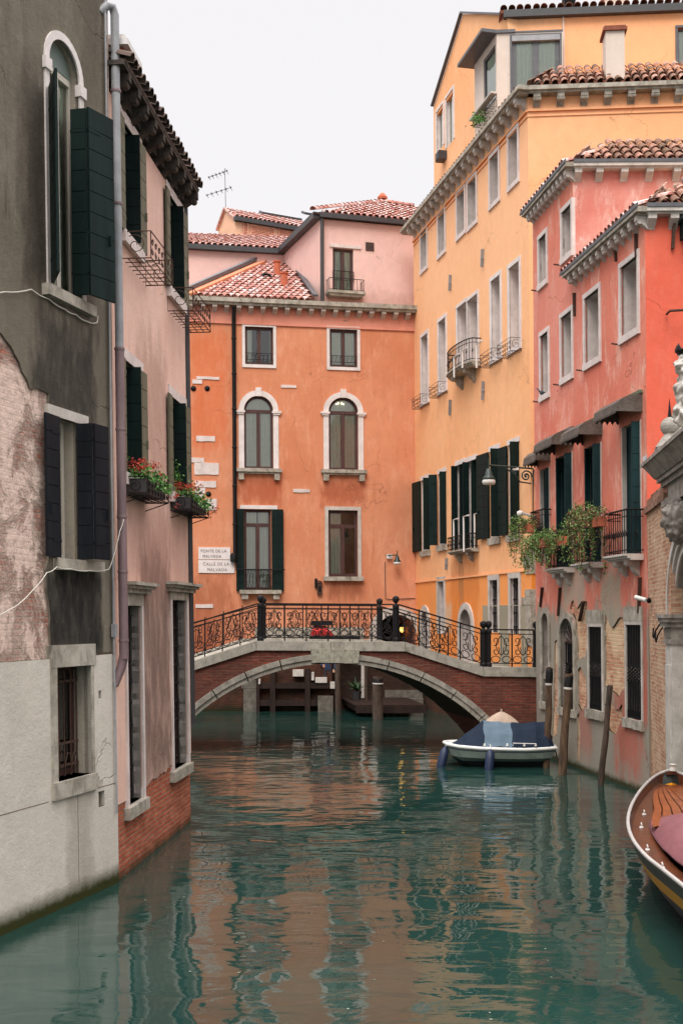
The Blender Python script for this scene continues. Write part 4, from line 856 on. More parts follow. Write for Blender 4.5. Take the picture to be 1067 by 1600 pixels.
for k, r in enumerate(mid):
    o = window(YE, yh, r, 0, .4, 'frame_brown', 0, 'istria_white', mull=1, fw=.06, curt=True, lintel=.15)
    if k not in (2, 3):
        b = MB(YE); b.box(r[0]-.1, r[1]+.1, -.2, .09, r[2]-.2, r[2]); b.build('sill', M['istria_dirty'], o)
    wl = {0: .85, 1: .3, 2: 0, 3: 0, 4: .9, 5: .62}[k]
    if wl: panel(YE, o, (r[0]-.02, .06), math.radians(176 if wl > .4 else 120), wl, r[2]+.02, r[3], 'shutter', board=.35, th=.05, handle=True)
    if k in (2, 3): panel(YE, o, (r[0]+.02, -.02), math.radians(80), .22, r[2]+.02, r[3], 'shutter', board=.35, th=.05); panel(YE, o, (r[0]+.45, -.25), math.radians(85), .3, r[2]+.02, r[3], 'shutter', board=.35, th=.05)
    else: panel(YE, o, (r[1]-.02, -.05), math.radians(92), .28 if k < 4 else .32, r[2]+.02, r[3], 'shutter', board=.35, th=.05)
for r in gr:
    o = window(YE, yh, r, 0, .25, 'shutter', .16, 'istria', mull=1, fw=.06, curt=False, cover='shutter' if r is gr[0] else None)
    if r is not gr[0]:
        b = MB(YE); n = 5
        for k in range(n): u = r[0]+(r[1]-r[0])*(k+.5)/n; b.tube([(u, -.08, r[2]), (u, -.08, r[3])], .018, 4)
        for k in range(4): z = r[2]+(r[3]-r[2])*(k+.5)/4; b.beam((r[0], -.08, z), (r[1], -.08, z), .02, .05)
        b.build('window_grille', M['iron'], o)
for r in dor:
    rr = (r[1]-r[0])/2; b = MB(YE); b.strip(arc(r[0], r[1], r[3]-rr, rr), arc(r[0]-.22, r[1]+.22, r[3]-rr, rr+.22), -.1, .06); b.box(r[0]-.22, r[0], -.1, .06, 1.9, r[3]-rr); b.box(r[1], r[1]+.22, -.1, .06, 1.9, r[3]-rr); o = b.build('door_surround', M['istria'], yh)
    b = MB(YE); b.box(r[0], r[1], -.5, -.42, 1.9, r[3]-rr); b.build('door', M['frame_brown'], yh)
# balconies
r = (up2[2][0], up2[3][1]); zb = up2[2][2]
def balcony(F, house, u0, u1, out, z, zrail, bow=True, brackets=3, rmat='iron', step=.11, dirty='istria_dirty', ch=1.0):
    b = MB(F); n = 10; ol = [(u0, 0)]+[(u0+(u1-u0)*k/n, out*(.62+.38*math.sin(math.pi*k/n)**.5 if bow else 1)) for k in range(n+1)]+[(u1, 0)]
    for (s, za, zc) in ((0, z-.08*ch, z), (-.06, z-.16*ch, z-.08*ch), (-.12, z-.22*ch, z-.16*ch)):
        P = [(u, max(0, w_+s if w_ > 0 else 0)) for u, w_ in ol]
        b.face([(u, w_, zc) for u, w_ in P]); b.face([(u, w_, za) for u, w_ in P][::-1])
        for k in range(len(P)-1): b.face([(P[k][0], P[k][1], za), (P[k+1][0], P[k+1][1], za), (P[k+1][0], P[k+1][1], zc), (P[k][0], P[k][1], zc)])
    o = b.build('balcony', M[dirty], house)
    for k in range(brackets):
        u = u0+(u1-u0)*(k+.5)/brackets; b = MB(F); pr = [(0, z-.22*ch), (out*.7, z-.22*ch), (out*.68, z-.36*ch), (out*.42, z-.42*ch), (out*.34, z-.58*ch), (.1, z-.66*ch), (0, z-.82*ch)]
        L = [(u-.09, p, q) for p, q in pr]; Rr = [(u+.09, p, q) for p, q in pr]; b.face(L[::-1]); b.face(Rr)
        for j in range(len(pr)): i = (j+1) % len(pr); b.face([L[j], L[i], Rr[i], Rr[j]])
        b.tube([(u-.1, out*.55, z-.33*ch), (u+.1, out*.55, z-.33*ch)], .09*ch, 8); b.build('console', M[dirty], o)
    b = MB(F); P = [(u, w_-.05 if w_ > 0 else 0) for u, w_ in ol]
    for zz, rr in ((zrail, .02), (z+.07, .012), (zrail-.13, .01)): b.tube([(u, w_, zz) for u, w_ in P], rr, 5)
    for k in range(len(P)-1):
        a, c = P[k], P[k+1]; L = math.hypot(c[0]-a[0], c[1]-a[1]); m_ = max(1, int(L/step))
        for j in range(m_):
            t_ = j/m_; u, w_ = a[0]+(c[0]-a[0])*t_, a[1]+(c[1]-a[1])*t_; b.tube([(u, w_, z), (u, w_, zrail)], .009, 4)
            if j % 2 == 0: b.tube([(u+p-.0, w_, q_) for p, q_ in spiral((0, z+(zrail-z)*.45), .02, .08, 0, 8, 10)], .008, 4)
    b.build('railing', M[rmat], o); return o
balcony(YE, yh, r[0]-.15, r[1]+.25, .55, zb-.1, zb+.62, brackets=2, ch=.7)
r = (mid[2][0], mid[3][1]); balcony(YE, yh, r[0]-.15, r[1]+.15, .32, mid[2][2]-.05, mid[2][2]+.42, bow=False, brackets=2, ch=.5)
for (x, yt, yb, wv) in ((708.5, 812, 862, .2), (724, 807, 862, .4), (741, 803, 860, .1), (709, 558, 590, .6), (722, 548, 575, .6), (744, 538, 575, .3)):
    b = MB(YE); u, z = YE.uz(x, yt, wv); z2 = YE.z(x, yb, wv); b.tube([(u, wv, z2), (u, wv, z), (u+.5, wv, z)], .03, 6); b.build('balcony_post', M['white'], yh)
# wall anchors
for (x, y0, y1) in ((755, 390, 417), (704.5, 430, 454), (756, 596, 625), (704.5, 625, 649), (699, 872, 890)):
    b = MB(YE); u, z1 = YE.uz(x, y0); z0 = YE.z(x, y1); b.beam((u-.04, .05, z0), (u+.04, .05, z1), .05, .09, up=(0, 1, 0)); b.box(u-.04, u+.04, 0, .1, (z0+z1)/2-.03, (z0+z1)/2+.03); b.build('wall_anchor', M['pipe_grey'], yh)
# string course, frieze lines
for a_, c_, d_ in ((zst, zst+.05, .04), (ZY-.16, ZY-.1, .06), (ZY-.3, ZY-.27, .03)): b = MB(YE); b.box(0, YE.L, 0, d_, a_, c_); b.build('string_course', M['ye2'], yh)
for a_, c_, d_ in ((ZY-.16, ZY-.1, .06), (ZY-.3, ZY-.27, .03)): b = MB(YF); b.box(0, YF.L, 0, d_, a_, c_); b.build('string_course', M['ye2'], yh)
# cornice both sides
b = MB(YE); b.box(-.4, YE.L+.2, -.2, .34, ZY+.26, ZY+.32); b.box(-.45, YE.L+.33, -.2, .42, ZY+.32, ZY+.44); b.build('cornice', M['istria_dirty'], yh)
b = MB(YF); b.box(.0, YF.L, -.2, .28, ZY+.26, ZY+.318); b.box(.0, YF.L, -.2, .36, ZY+.318, ZY+.436); b.build('cornice', M['istria_dirty'], yh)
modillions(YE, yh, [.3+(YE.L-.5)*k/19 for k in range(20)], .33, ZY-.04, ZY+.26, .17, M['istria'])
modillions(YF, yh, [YF.u(837.5+36.7*k, 130) for k in range(9)], .26, ZY-.04, ZY+.26, .2, M['istria_dirty'])
f4 = roof_frame(YF, .3, ZY+.44, .85); b = MB(f4); b.face([(.1, -.02, 0), (YF.L, -.02, 0), (YF.L, -.02, 1.2), (.8, -.02, 1.2)]); b.build('roof', M['tile_bed'], yh); ridge(f4, yh, (.05, .06, 0), (.8, .06, 1.2), 'tile_old', rad=.1); roof_tiles(f4, yh, lambda u, s: u > .0+s*.6, 0, YF.L, 0, 1.3, 'tile_old', pitch=.25, rowl=.38, rad=.115)
f5 = roof_frame(YE, .3, ZY+.44, .3); roof_tiles(f5, yh, lambda u, s: True, 0, YE.L, 0, .6, 'tile_old', pitch=.25, rowl=.38, rad=.115)
# attic storey, set back
AE = off(YE, -.6); AF = off(YF, -.75)
c0 = AE.uz(783, 25); aw1 = AE.rect(682.5, 693, 176, 240); aw2 = AE.rect(697.5, 709, 154, 232)
ze = AF.z(790, 30)
uL_, zL_ = AE.uz(677, 168); ua, za = AE.uz(723, 22); uc_, zc_ = AE.uz(789, 27)
wall(AE, yh, uL_, uc_+.2, ZY, min(zL_, zc_), [(aw1, 0, .3), (aw2, 0, .3)], [M['ye'], M['trim_pink'], M['inside']], 5, gable=[(uL_, min(zL_, zc_)), (uc_+.2, min(zL_, zc_)), (uc_+.2, zc_), (ua, za), (uL_, zL_)])
for r in (aw1, aw2): window(AE, yh, r, 0, .12, 'frame_white', .09, 'istria_white', mull=1, fw=.07)
AFo = Frame(AE.pt(uc_+.1, 0, 0), YF.U, YF.N, YF.Up); ze = AFo.z(800, 30)
ARW = AFo.rect(1058, 1090, 44, 100)
wall(AFo, yh, 0, 7, ZY, ze, [(ARW, 0, .3)], [M['ye2'], M['ye2'], M['inside']], 4); window(AFo, yh, ARW, 0, .1, 'lead', .07, 'lead', mull=0, curt_span=[(0, 1)])
b = MB(AFo); b.box(-.1, 7, 0, .2, ze-.02, ze+.2); b.build('gutter', M['gutter_dark'], yh)
f6 = roof_frame(AFo, .2, ze+.2, .16); roof_tiles(f6, yh, lambda u, s: True, -.1, 7, 0, 1.2, 'tile_old', pitch=.25, rowl=.4, rad=.11); b = MB(f6); b.box(-.2, 7, -.1, -.01, 0, 5); b.build('roof', M['tile_bed'], yh)
vg = MB(WORLD); A_, B_, C_ = AE.pt(uL_, .06, zL_+.05), AE.pt(ua, .06, za+.05), AE.pt(uc_, .06, zc_+.1); vg.beam(A_, B_, .12, .06); vg.beam(B_, C_, .12, .06); vg.build('verge', M['lead'], yh)
# corner dormer
DS = off(YE, -.12); u0, u1 = DS.u(741, 120), DS.u(776, 120); zt = DS.z(776, 52)
cor = DS.pt(u1, 0, 0); DFm = Frame(cor, YF.U, YF.N, YF.Up); uw0, uw1 = DFm.u(799.5, 90), DFm.u(874, 90)
ds = DS.rect(756, 773.5, 128, 178); zs0 = DS.z(756, 178)
rS = (DS.u(755, 120), DS.u(774, 120), zs0, zt-.25); rF = (uw0, uw1, ZY+.45, zt-.12)
M['pale'] = plaster('pale_dormer_plaster', S(222, 206, 192), S(212, 196, 184), grain=.004)
wall(DS, yh, u0, u1, ZY+.2, zt, [(rS, 0, .5)], [M['pale'], M['pale'], M['inside']], 1.2, name='dormer'); wall(DFm, yh, 0, uw1+.1, ZY+.2, zt, [(rF, 0, .6)], [M['pale'], M['pale'], M['inside']], 1.2, name='dormer')
window(DS, yh, rS, 0, .06, 'lead', 0, mull=0, fw=.08, curt=True); o = window(DFm, yh, rF, 0, .05, 'lead', .06, 'lead', mull=1, fw=.12, curt=True)
b = MB(DFm); b.box(rF[0], rF[1], -.04, .08, rF[3]-.16, rF[3]); b.build('blind_box', M['pipe_grey'], o)
b = MB(DS); b.box(u0-.25, u1+.05, -.3, .5, zt, zt+.1); b.build('dormer_roof', M['lead'], yh); b = MB(DFm); b.box(-.4, uw0+.1, -.3, .06, zt+.002, zt+.098); b.box(uw0, uw1+.1, -.3, .02, zt+.0, zt+.05); b.build('dormer_roof', M['lead'], yh)
b = MB(DS); b.box(u0, u1, 0, .2, DS.z(745, 186), DS.z(745, 183)); b.build('sill', M['istria'], yh); basket(DS, yh, (u0+.5, u1, DS.z(756, 182)), .25, .2, 'iron_rust', rad=.007)
t = thing('potted_plant', DS.pt(u1-.6, .3, ZY+.9), 'dark potted shrub in the basket of the yellow corner dormer', 'plant'); b = MB(DS); leaves(b, [(u1-.9+R.gauss(0, .2), .25+R.gauss(0, .1), DS.z(758, 180)-.2+R.gauss(0, .1)) for _ in range(160)], .06); b.build('leaves', M['leaf'], t)
t = thing('wall_vent', AE.pt(AE.u(699), 0, ZY+1), 'small grey box unit under the attic windows of the yellow house', 'vent box'); b = MB(AE); u, z = AE.uz(694, 240); b.box(u-.15, u+.3, 0, .3, z-.3, z+.0); b.box(u-.1, u+.25, .3, .32, z-.26, z-.04); b.build('box_body', M['gutter_dark'], t)
# chimneys of the yellow house
def chimney(F, house, x0, x1, yt, yb, w_, dp=.6, mats=None, flare=.07):
    u0, z1 = F.uz(x0, yt, w_); u1 = F.u(x1, yt, w_); z0 = F.z(x0, yb, w_); b = MB(F)
    b.box(u0+flare, u1-flare, w_-dp, w_, z0, z1-.14); b.box(u0, u1, w_-dp-flare, w_+flare, z1-.14, z1-.05, 1); b.box(u0+flare*.5, u1-flare*.5, w_-dp-.02, w_+flare*.5, z1-.05, z1, 1); return b.build('chimney', mats, house)
chimney(YF, yh, 941.5, 979, 41, 124, .1, .6, [M['pale'], M['tile_bed']])
chimney(AFo, yh, 941, 981, -14, 16, -1.0, .6, [M['pale'], M['tile_bed']])
b = MB(AFo); u, z = AFo.uz(889, 14, -1); b.lathe((u, -1, z-.2), [(.16, 0), (.18, .25), (.3, .5), (.3, .62), (0, .75)], 4); b.build('chimney', M['iron'], yh)
b = MB(AFo); P = [AFo.uz(*p) for p in ((879, 28), (880, 60), (881, 112))]; b.tube([(p[0], .04, p[1]) for p in P], .03, 6); b.build('downpipe', M['pale'], yh)
# quoins and lower stone at the near corner, cement dado
for (x0, x1, y0, y1) in ((822, 831.5, 859, 871), (818, 831.5, 871, 886), (822, 831.5, 886, 897.5), (821, 831.5, 921, 933), (816, 831.5, 933, 946), (822, 831.5, 946, 1010)):
    u0, u1, z0, z1 = YE.rect(x0, x1, y0, y1); b = MB(YE); b.box(u0, YE.L+.03, -.02, .035, z0+.01, z1-.005); b.build('quoin_stone', M['istria_dirty'], yh)
b = MB(YF); b.box(.0, .6, -.02, .032, 2, YE.z(825, 921)); b.box(.0, .6, -.02, .032, YE.z(825, 897), YE.z(825, 859)); b.build('quoin_stone', M['istria_dirty'], yh)
b = MB(YE); ud = YE.u(754); b.sheet([(ud, 1.8), (YE.L-.35, 1.8), (YE.L-.35, YE.z(790, 946)), (ud, YE.z(756, 946))], [rc((r[0]-.17, r[1]+.17, 1.85, YE.z(790, 946)-.02)) for r in gr[1:]], 0, .02); b.build('cement_dado', plaster('grey_cement_dado', S(168, 158, 136), S(150, 142, 122)), yh)
b = MB(YE); b.sheet([(0, -1), (YE.L+.03, -1), (YE.L+.03, 1.9), (0, 1.9)], [], 0, .05); b.build('base_wall', brick('shade_dark_brick', S(96, 62, 48), S(118, 78, 60), S(88, 76, 66), stain=(S(60, 50, 44), .7)), yh)  # foot of the wall coloured dark to stand for the shade under the bridge
# ================================================================== RIGHT: red house
RD = wall_frame((839, 1000, 29.0), (1015, 1000, 22.0), -.008)
RL = RD.L
M['rd'] = plaster('weathered_red_plaster', S(226, 138, 116), S(214, 116, 96), worn=S(234, 190, 172), wornamt=.85, bscale=.35, streak=S(150, 76, 66), sk=.2, grain=.012, low=(3.6, S(152, 144, 130), 1.0, .75), algae=(.12, S(60, 60, 40)),
    stains=[(RD.u(880), RD.u(915), 3.6, 4.6, .3, S(170, 160, 142), .9), (RD.u(940), RD.u(972), 3.3, 4.4, .3, S(168, 158, 140), .95), (RD.u(960), RD.u(1003), .3, 2.3, .5, S(184, 96, 78), .8), (RD.u(1003), RD.u(1012), 1.3, 4.0, .1, S(182, 88, 72), .8), (RD.u(905), RD.u(925), .4, 1.8, .3, S(176, 96, 80), .6), (0, 3.5, 8.5, 12, .6, S(218, 140, 124), .6)])
M['rd_brick'] = brick('pale_salty_brick', S(196, 124, 92), S(224, 178, 144), S(206, 184, 156), bw=.26, bh=.075, ms=.014, stain=(S(222, 196, 160), .75))
M['rd2'] = plaster('bright_red_plaster', S(230, 110, 86), S(220, 98, 76), worn=S(230, 150, 132), wornamt=.25, bscale=.4, grain=.008)
M['rd3'] = plaster('faded_pink_plaster', S(222, 152, 138), S(206, 118, 104), worn=S(230, 196, 182), wornamt=.9, bscale=.5, grain=.01, stains=[(-1, 12, RD.z(895, 262), 20, .4, S(206, 104, 90), .8)])
dh = thing('house', RD.pt(0, 0, 0), 'weathered red house with teal shutters and bare brick patches on the right bank', 'house')
ZR = RD.z(997, 317, .28)-.32; ZP = RD.z(887, 245, .28)-.32; uS = RD.u(897, 350)
uw = [RD.rect(*p) for p in ((847, 859, 526, 620), (879.5, 896, 497, 593), (916.5, 939, 467, 570), (973, 999, 419, 528))]
tw = [RD.rect(*p) for p in ((844.5, 856, 375, 446), (880.5, 895, 333, 405))]
dw = [RD.rect(*p) for p in ((846, 860, 735, 853), (873.5, 896, 715, 888), (918.5, 941, 700, 880), (974.5, 1003, 668, 868))]
gw = [RD.rect(922.5, 943, 979, 1107), RD.rect(981.5, 1005, 976, 1121)]
nich = (RD.u(848.5), RD.u(858.5), RD.z(848, 1095), RD.z(853, 958)); adoor = (RD.u(876.5), RD.u(897.5), RD.z(877, 1104), RD.z(888, 966))
hl = [(r, 0, .45) for r in uw]+[(r, 0, .13) for r in dw]+[(r, 0, .35) for r in gw]+[(nich, (nich[1]-nich[0])/2, .3), (adoor, (adoor[1]-adoor[0])/2*.95, .4)]
wall(RD, dh, 0, RL, -1.2, ZR+.17, hl, [M['rd_brick'], M['trim_pink'], M['inside']], 5)
patch = lambda pts, seed, amp=.05: jag([RD.uz(*p) for p in pts], amp, .1, seed)
pts_a = [(892, 951), (897, 938), (903, 950), (910, 938), (919, 940), (919, 972), (919, 1012), (914, 1030), (903, 1034), (901.5, 990), (900.5, 966)]
pts_b = [(946.5, 962), (951, 966), (958, 981), (967, 968), (978, 962), (979, 1072), (968, 1090), (958, 1078), (946.5, 1072)]
pts_c = [(868, 1003), (873.5, 1000), (873.5, 1062), (874.5, 1110), (872, 1150), (864, 1150), (867, 1080)]
pts_d = [(903, 1120), (907, 1110), (908, 1150), (907, 1190), (902.5, 1190)]
pts_e = [(904, 1048), (909, 1042), (917, 1058), (917.5, 1096), (911, 1112), (904.5, 1100)]; pts_f = [(946, 1100), (955, 1094), (966, 1108), (974, 1100), (975, 1128), (964, 1146), (952, 1136)]
hs = [patch(pts_e, 6, .03), patch(pts_f, 7), patch(pts_a, 1), patch(pts_b, 2), patch(pts_c, 3, .03), patch(pts_d, 4, .02)]
M_ol = [rc(r) for r in uw+dw+gw]+[outline(nich, (nich[1]-nich[0])/2), outline(adoor, (adoor[1]-adoor[0])/2*.95)]
b = MB(RD); b.sheet([(0, -1.2), (RL, -1.2), (RL, ZR+.17), (0, ZR+.17)], M_ol+hs, 0, .035); b.build('plaster', M['rd'], dh)
wall(off(RD, .035), dh, 0, uS, ZR+.17, ZP+.17, [(r, 0, .45) for r in tw], [M['rd'], M['trim_pink'], M['inside']], 4)
PF = Frame(RD.pt(uS, .035, 0), (1, -.02, 0), Vector((-.02, -1, 0)), RD.Up); wall(PF, dh, 0, 5.5, ZR-2, ZP+.17, [], [M['rd3']], 3, sides=False)
RF2 = Frame(RD.pt(RL, .035, 0), Vector((1, -.02, 0)), Vector((-.02, -1, 0)), RD.Up); wall(RF2, dh, 0, 4.5, 4.9, ZR+.17, [], [M['rd2']], 3, sides=False)
for k, r in enumerate(uw+tw):
    o = window(RD, dh, r, 0, .3, 'frame_white', .1, 'trim_pink', cover='shutter_grey', mull=0, fw=.05, trim_out=.065)
    b = MB(RD); b.box(r[0]-.1, r[1]+.1, -.25, .085, r[2]-.14, r[2]); b.build('sill', M['trim_pink'], o)
    b = MB(RD); b.beam((r[0]-.1, .05, r[2]-.12), (r[0]-.1, .22, r[2]-.1), .02, .03); b.build('shutter_stay', M['iron_rust'], o)
for k, r in enumerate(dw):
    o = window(RD, dh, r, 0, .08, 'shutter_teal', 0, cover='shutter_teal', mull=1)
    b = MB(RD); b.box(r[0]-.02, r[0]+.02, -.05, .045, r[2], r[3]); b.box(r[1]-.0, r[1]+.05, -.05, .05, r[2], r[3]); b.build('surround', M['istria'], o)
    panel(RD, o, (r[1]-.03, .0), math.radians(91), .2 if k else .12, r[2]+.02, r[3]-.02, 'shutter_teal', board=.3, th=.05, handle=True)
    if k in (1, 2): panel(RD, o, (r[0]+.06, -.02), math.radians(70), .14, r[2]+.02, r[3]-.02, 'shutter_teal', board=.3, th=.04)
    # little metal awning
    u0, u1, z1 = r[0]-.18, r[1]+.12, r[3]+.5; b = MB(RD); ou = .55 if k else .4; n = 10
    prof = [(.04, z1), (ou*.35, z1-.02), (ou*.75, z1-.09), (ou, z1-.2), (ou+.02, z1-.36)]
    b.grid([[(u, p, q) for u in (u0, u1)] for p, q in prof]); b.grid([[(u, p, q-.03) for u in (u0, u1)] for p, q in prof][::-1])
    for u in (u0, u1): b.face([(u, 0, z1)]+[(u, p, q) for p, q in prof]+[(u, 0, z1-.36)])
    m_ = max(5, int((u1-u0)/.09))
    for j in range(m_): a, c = u0+(u1-u0)*j/m_, u0+(u1-u0)*(j+1)/m_; b.face([(a, ou+.022, z1-.34), (c, ou+.022, z1-.34), ((a+c)/2, ou+.03, z1-.42)])
    m_ = 5
    for j in range(m_): pa, pc = ou*j/m_, ou*(j+1)/m_; b.face([(u0, pa, z1-.34), (u0, pc, z1-.34), (u0, (pa+pc)/2, z1-.43)])
    b.build('awning', plain('old_zinc_awning', S(98, 88, 80), .8, .45, .3, 5, bump=.02), o)
    b = MB(RD); b.box(u0-.02, u1+.02, 0, .1, z1-.0, z1+.06); b.build('awning_flashing', plain('grey_green_flashing', S(120, 112, 104), .8) if k < 2 else plain('mossy_flashing', S(96, 110, 84), .8), o)
def grille(F, parent, r, band, w_=.02, n=9, arch=0):
    b = MB(F); u0, u1, z0, z1 = r
    za, zc = z0+(z1-z0)*band[0], z0+(z1-z0)*band[1]
    for k in range(n):
        u = u0+(u1-u0)*(k+.5)/n; b.tube([(u, w_, z0), (u, w_, za)], .016, 5); b.tube([(u, w_, zc), (u, w_, z1)], .016, 5)
        b.tube([(u-(u1-u0)/n*.4, w_+.01, z0+.03), (u, w_+.02, z0+.16), (u+(u1-u0)/n*.4, w_+.01, z0+.03)], .01, 4)
    for z in (z0+.01, za, zc, z1-.01): b.beam((u0, w_, z), (u1, w_, z), .02, .035)
    m_ = 3
    for k in range(-m_, m_+1):
        for s in (1, -1):
            a = max(0, -k/m_*1.0) if s > 0 else 0
            p = []
            for j in range(9):
                t_ = j/8; uu = u0+(u1-u0)*(t_+k/m_*.7); zz = za+(zc-za)*(t_ if s > 0 else 1-t_)
                if u0 <= uu <= u1: p.append((uu, w_+.01*s, zz))
            if len(p) > 1: b.tube(p, .012, 4)
    return b.build('window_grille', M['iron'], parent)
for r in gw:
    o = window(RD, dh, r, 0, .28, 'shutter', .07, 'istria', cover='shutter', mull=0, trim_out=.06)
    grille(RD, o, r, (.4, .56)); b = MB(RD); b.prism(jag([(r[0]-.14, r[2]-.2), (r[1]+.1, r[2]-.2), (r[1]+.1, r[2]), (r[0]-.14, r[2])], .015, .1, 5), -.2, .1); b.build('sill', M['istria_dirty'], o)
    b = MB(RD); b.box(r[0]-.1, r[1]+.08, -.1, .07, r[3]+.075, r[3]+.36); b.build('lintel', M['istria_dirty'], o)
for r, nm in ((adoor, 1), (nich, 0)):
    rr = (r[1]-r[0])/2*(.95 if nm else 1); b = MB(RD); a = .14; e0 = arc(r[0], r[1], r[3]-rr, rr); e1 = arc(r[0]-a, r[1]+a, r[3]-rr, rr+a)
    b.strip(e0, e1, -.1, .07); b.box(r[0]-a, r[0], -.1, .07, r[2], r[3]-rr); b.box(r[1], r[1]+a, -.1, .07, r[2], r[3]-rr); b.box(r[0]-a, r[1]+a, -.3, .1, r[2]-.18, r[2]); o = b.build('doorway' if nm else 'niche', M['istria_dirty'], dh)
    if nm:
        zsp = r[3]-rr-.1; b = MB(RD); c = (r[0]+r[1])/2
        for k in range(9): an = math.pi*(k+.5)/9; b.tube([(c, -.1, zsp), (c+(r[1]-r[0])/2*.6*math.cos(an+.1), -.1, zsp+rr*.6*math.sin(an+.1)), (c+(r[1]-r[0])/2*math.cos(an), -.1, zsp+rr*1.08*math.sin(an))], .012, 4)
        b.beam((r[0], -.1, zsp), (r[1], -.1, zsp), .03, .05); b.build('fanlight', M['iron_rust'], o)
        b = MB(RD); n = 8
        for k in range(n): u = r[0]+(r[1]-r[0])*k/n; b.box(u+.005, u+(r[1]-r[0])/n-.005, -.2, -.15, r[2], zsp-.03)
        b.build('door', M['shutter_black'], o); grille(RD, o, (r[0], r[1], r[2]+.02, zsp-.03), (.5, .68), -.08, 7)
    else:
        b = MB(RD); b.box(r[0], r[1], -.28, -.2, r[2], r[2]+(r[3]-r[2])*.95); b.box(r[0], r[1], -.2, .02, r[2]+.55, r[2]+.7); b.build('infill', M['istria_dirty'], o)
# cornices of the red house
for (F, a, c, Z, nb, o_) in ((RD, uS-.0, RL, ZR, 12, .28), (RD, -.05, uS, ZP, 11, .28)):
    b = MB(F); b.box(a-.05, c+.1, -.1, o_-.06, Z+.16, Z+.2); b.box(a-.1, c+.2, -.1, o_, Z+.2, Z+.3); b.build('cornice', M['istria_dirty'], dh)
    b = MB(F); b.box(a-.2, c+.27, o_, o_+.02, Z+.27, Z+.34); b.build('gutter', M['lead'], dh)
    modillions(F, dh, [a+.2+(c-a-.2)*k/(nb-1) for k in range(nb)], .23, Z-.08, Z+.16, .12, M['istria'])
    ff = roof_frame(F, o_-.03, Z+.31, .4); roof_tiles(ff, dh, lambda u, s: True, a-.1, c+.1, 0, .7, 'tile', pitch=.21, rowl=.38, rad=.09)
for (F, Z, xs, L) in ((PF, ZP, (934, 973, 1012, 1054.5), 5.5), (RF2, ZR, (1049.5, 1080), 4.5)):
    b = MB(F); b.box(.0, L, -.1, .2, Z+.16, Z+.198); b.box(-.02, L, -.1, .26, Z+.198, Z+.296); b.build('cornice', M['istria'], dh)
    b = MB(F); b.box(-.02, L, .26, .28, Z+.27, Z+.342); b.build('gutter', M['lead'], dh)
    modillions(F, dh, [F.u(x, 260 if F is PF else 330) for x in xs]+[.1], .2, Z-.08, Z+.16, .16, M['istria'], curl=False)
    ff = roof_frame(F, .22, Z+.3, .75); b = MB(ff); b.face([(.1, -.02, 0), (L, -.02, 0), (L, -.02, 1.3), (.9, -.02, 1.3)]); b.build('roof', M['tile_bed'], dh)
    roof_tiles(ff, dh, lambda u, s: u > .15+s*.5, .1, L, 0, 1.2, 'tile_old', pitch=.23, rowl=.38, rad=.105)
    ridge(ff, dh, (.08, .06, 0), (.55, .06, 1.0), 'tile_old', rad=.085)
# iron straps
for (F, x, y0, y1, sx) in ((RD, 998, 366, 402, 0), (RD, 901, 458, 494, 0), (RD, 965, 380, 408, -2), (RF2, 1050, 350, 390, 2), (RD, 849, 918, 948, 4), (RD, 877, 918, 962, 4), (RD, 912, 940, 970, 8), (RD, 1003, 902, 958, 3)):
    u0, z1 = F.uz(x+sx/2, y0); u1, z0 = F.uz(x-sx/2, y1); b = MB(F); b.beam((u1, .05, z0), (u0, .07, z1), .05, .07, up=(0, 1, 0)); b.build('wall_anchor', M['iron_rust'], dh)
b = MB(RF2); z = RF2.z(1045, 492); b.tube([(RF2.u(1043), .05, z), (RF2.u(1043), .3, z), (RF2.u(1075), .3, z+.02)], .025, 5); b.build('iron_arm', M['iron_rust'], dh)
b = MB(RF2); u0, z1 = RF2.uz(1061, 352); u1, z0 = RF2.uz(1100, 376); b.hexa([(u0, 0, z0), (u1, 0, z0), (u1, .35, z0), (u0+.03, .35, z0), (u0, 0, z1), (u1, 0, z1), (u1, .12, z1), (u0, .12, z1)]); b.box(u0-.06, u1, 0, .4, z1, z1+.05); b.build('awning', M['shutter_teal'], dh)
# balconies with trailing plants
def vine_pot(F, u, w_, z, n, spread, droop, label, dry=.25, up=.25, seed=1, grp='trailing balcony plants'):
    t = thing('balcony_plant', F.pt(u, w_, z), label, 'plant', grp)
    b = MB(F); b.box(u-spread*.6, u+spread*.6, w_-.09, w_+.09, z-.14, z+.06); b.build('pot', M['terracotta'], t)
    st = MB(F); L, D = [], []
    for k in range(n):
        a = R.uniform(-1, 1)*spread; wv = w_+R.uniform(-.12, .18); p = Vector((u+a*.6, wv, z+.05)); d = Vector((a*.9+R.uniform(-.3, .3), R.uniform(-.1, .45), R.uniform(.3, 1.1)*up*3)); path = [p.copy()]; ln = R.uniform(.4, 1.0)*droop; s_ = 0
        while s_ < ln:
            d = (d+Vector((R.uniform(-.35, .35), R.uniform(-.12, .12), -.32))).normalized(); p = p+d*.06; p.y = max(.03, min(p.y, w_+.35)); path.append(p.copy()); s_ += .06
        st.tube(path, .005, 3, cap=False)
        isdry = R.random() < dry
        for p in path[1:]:
            for j in range(5 if not isdry else 2): (D if isdry else L).append((p.x+R.gauss(0, .04), p.y+R.gauss(0, .035), p.z+R.gauss(0, .04)))
    st.build('stems', M['iron_rust'], t); bl = MB(F); leaves(bl, L, .036); bl.build('leaves', M['vine'], t)
    if D: bd = MB(F); leaves(bd, D, .03); bd.build('dry_leaves', M['vine_dry'], t)
for k, (r, ou) in enumerate(zip(dw, (.3, .34, .38, .42))):
    z = r[2]-.02; o = balcony(RD, dh, r[0]-.12, r[1]+.12, ou, z, z+.85, bow=False, brackets=2, dirty='istria', step=.09, ch=.55)
z = [r[2] for r in dw]
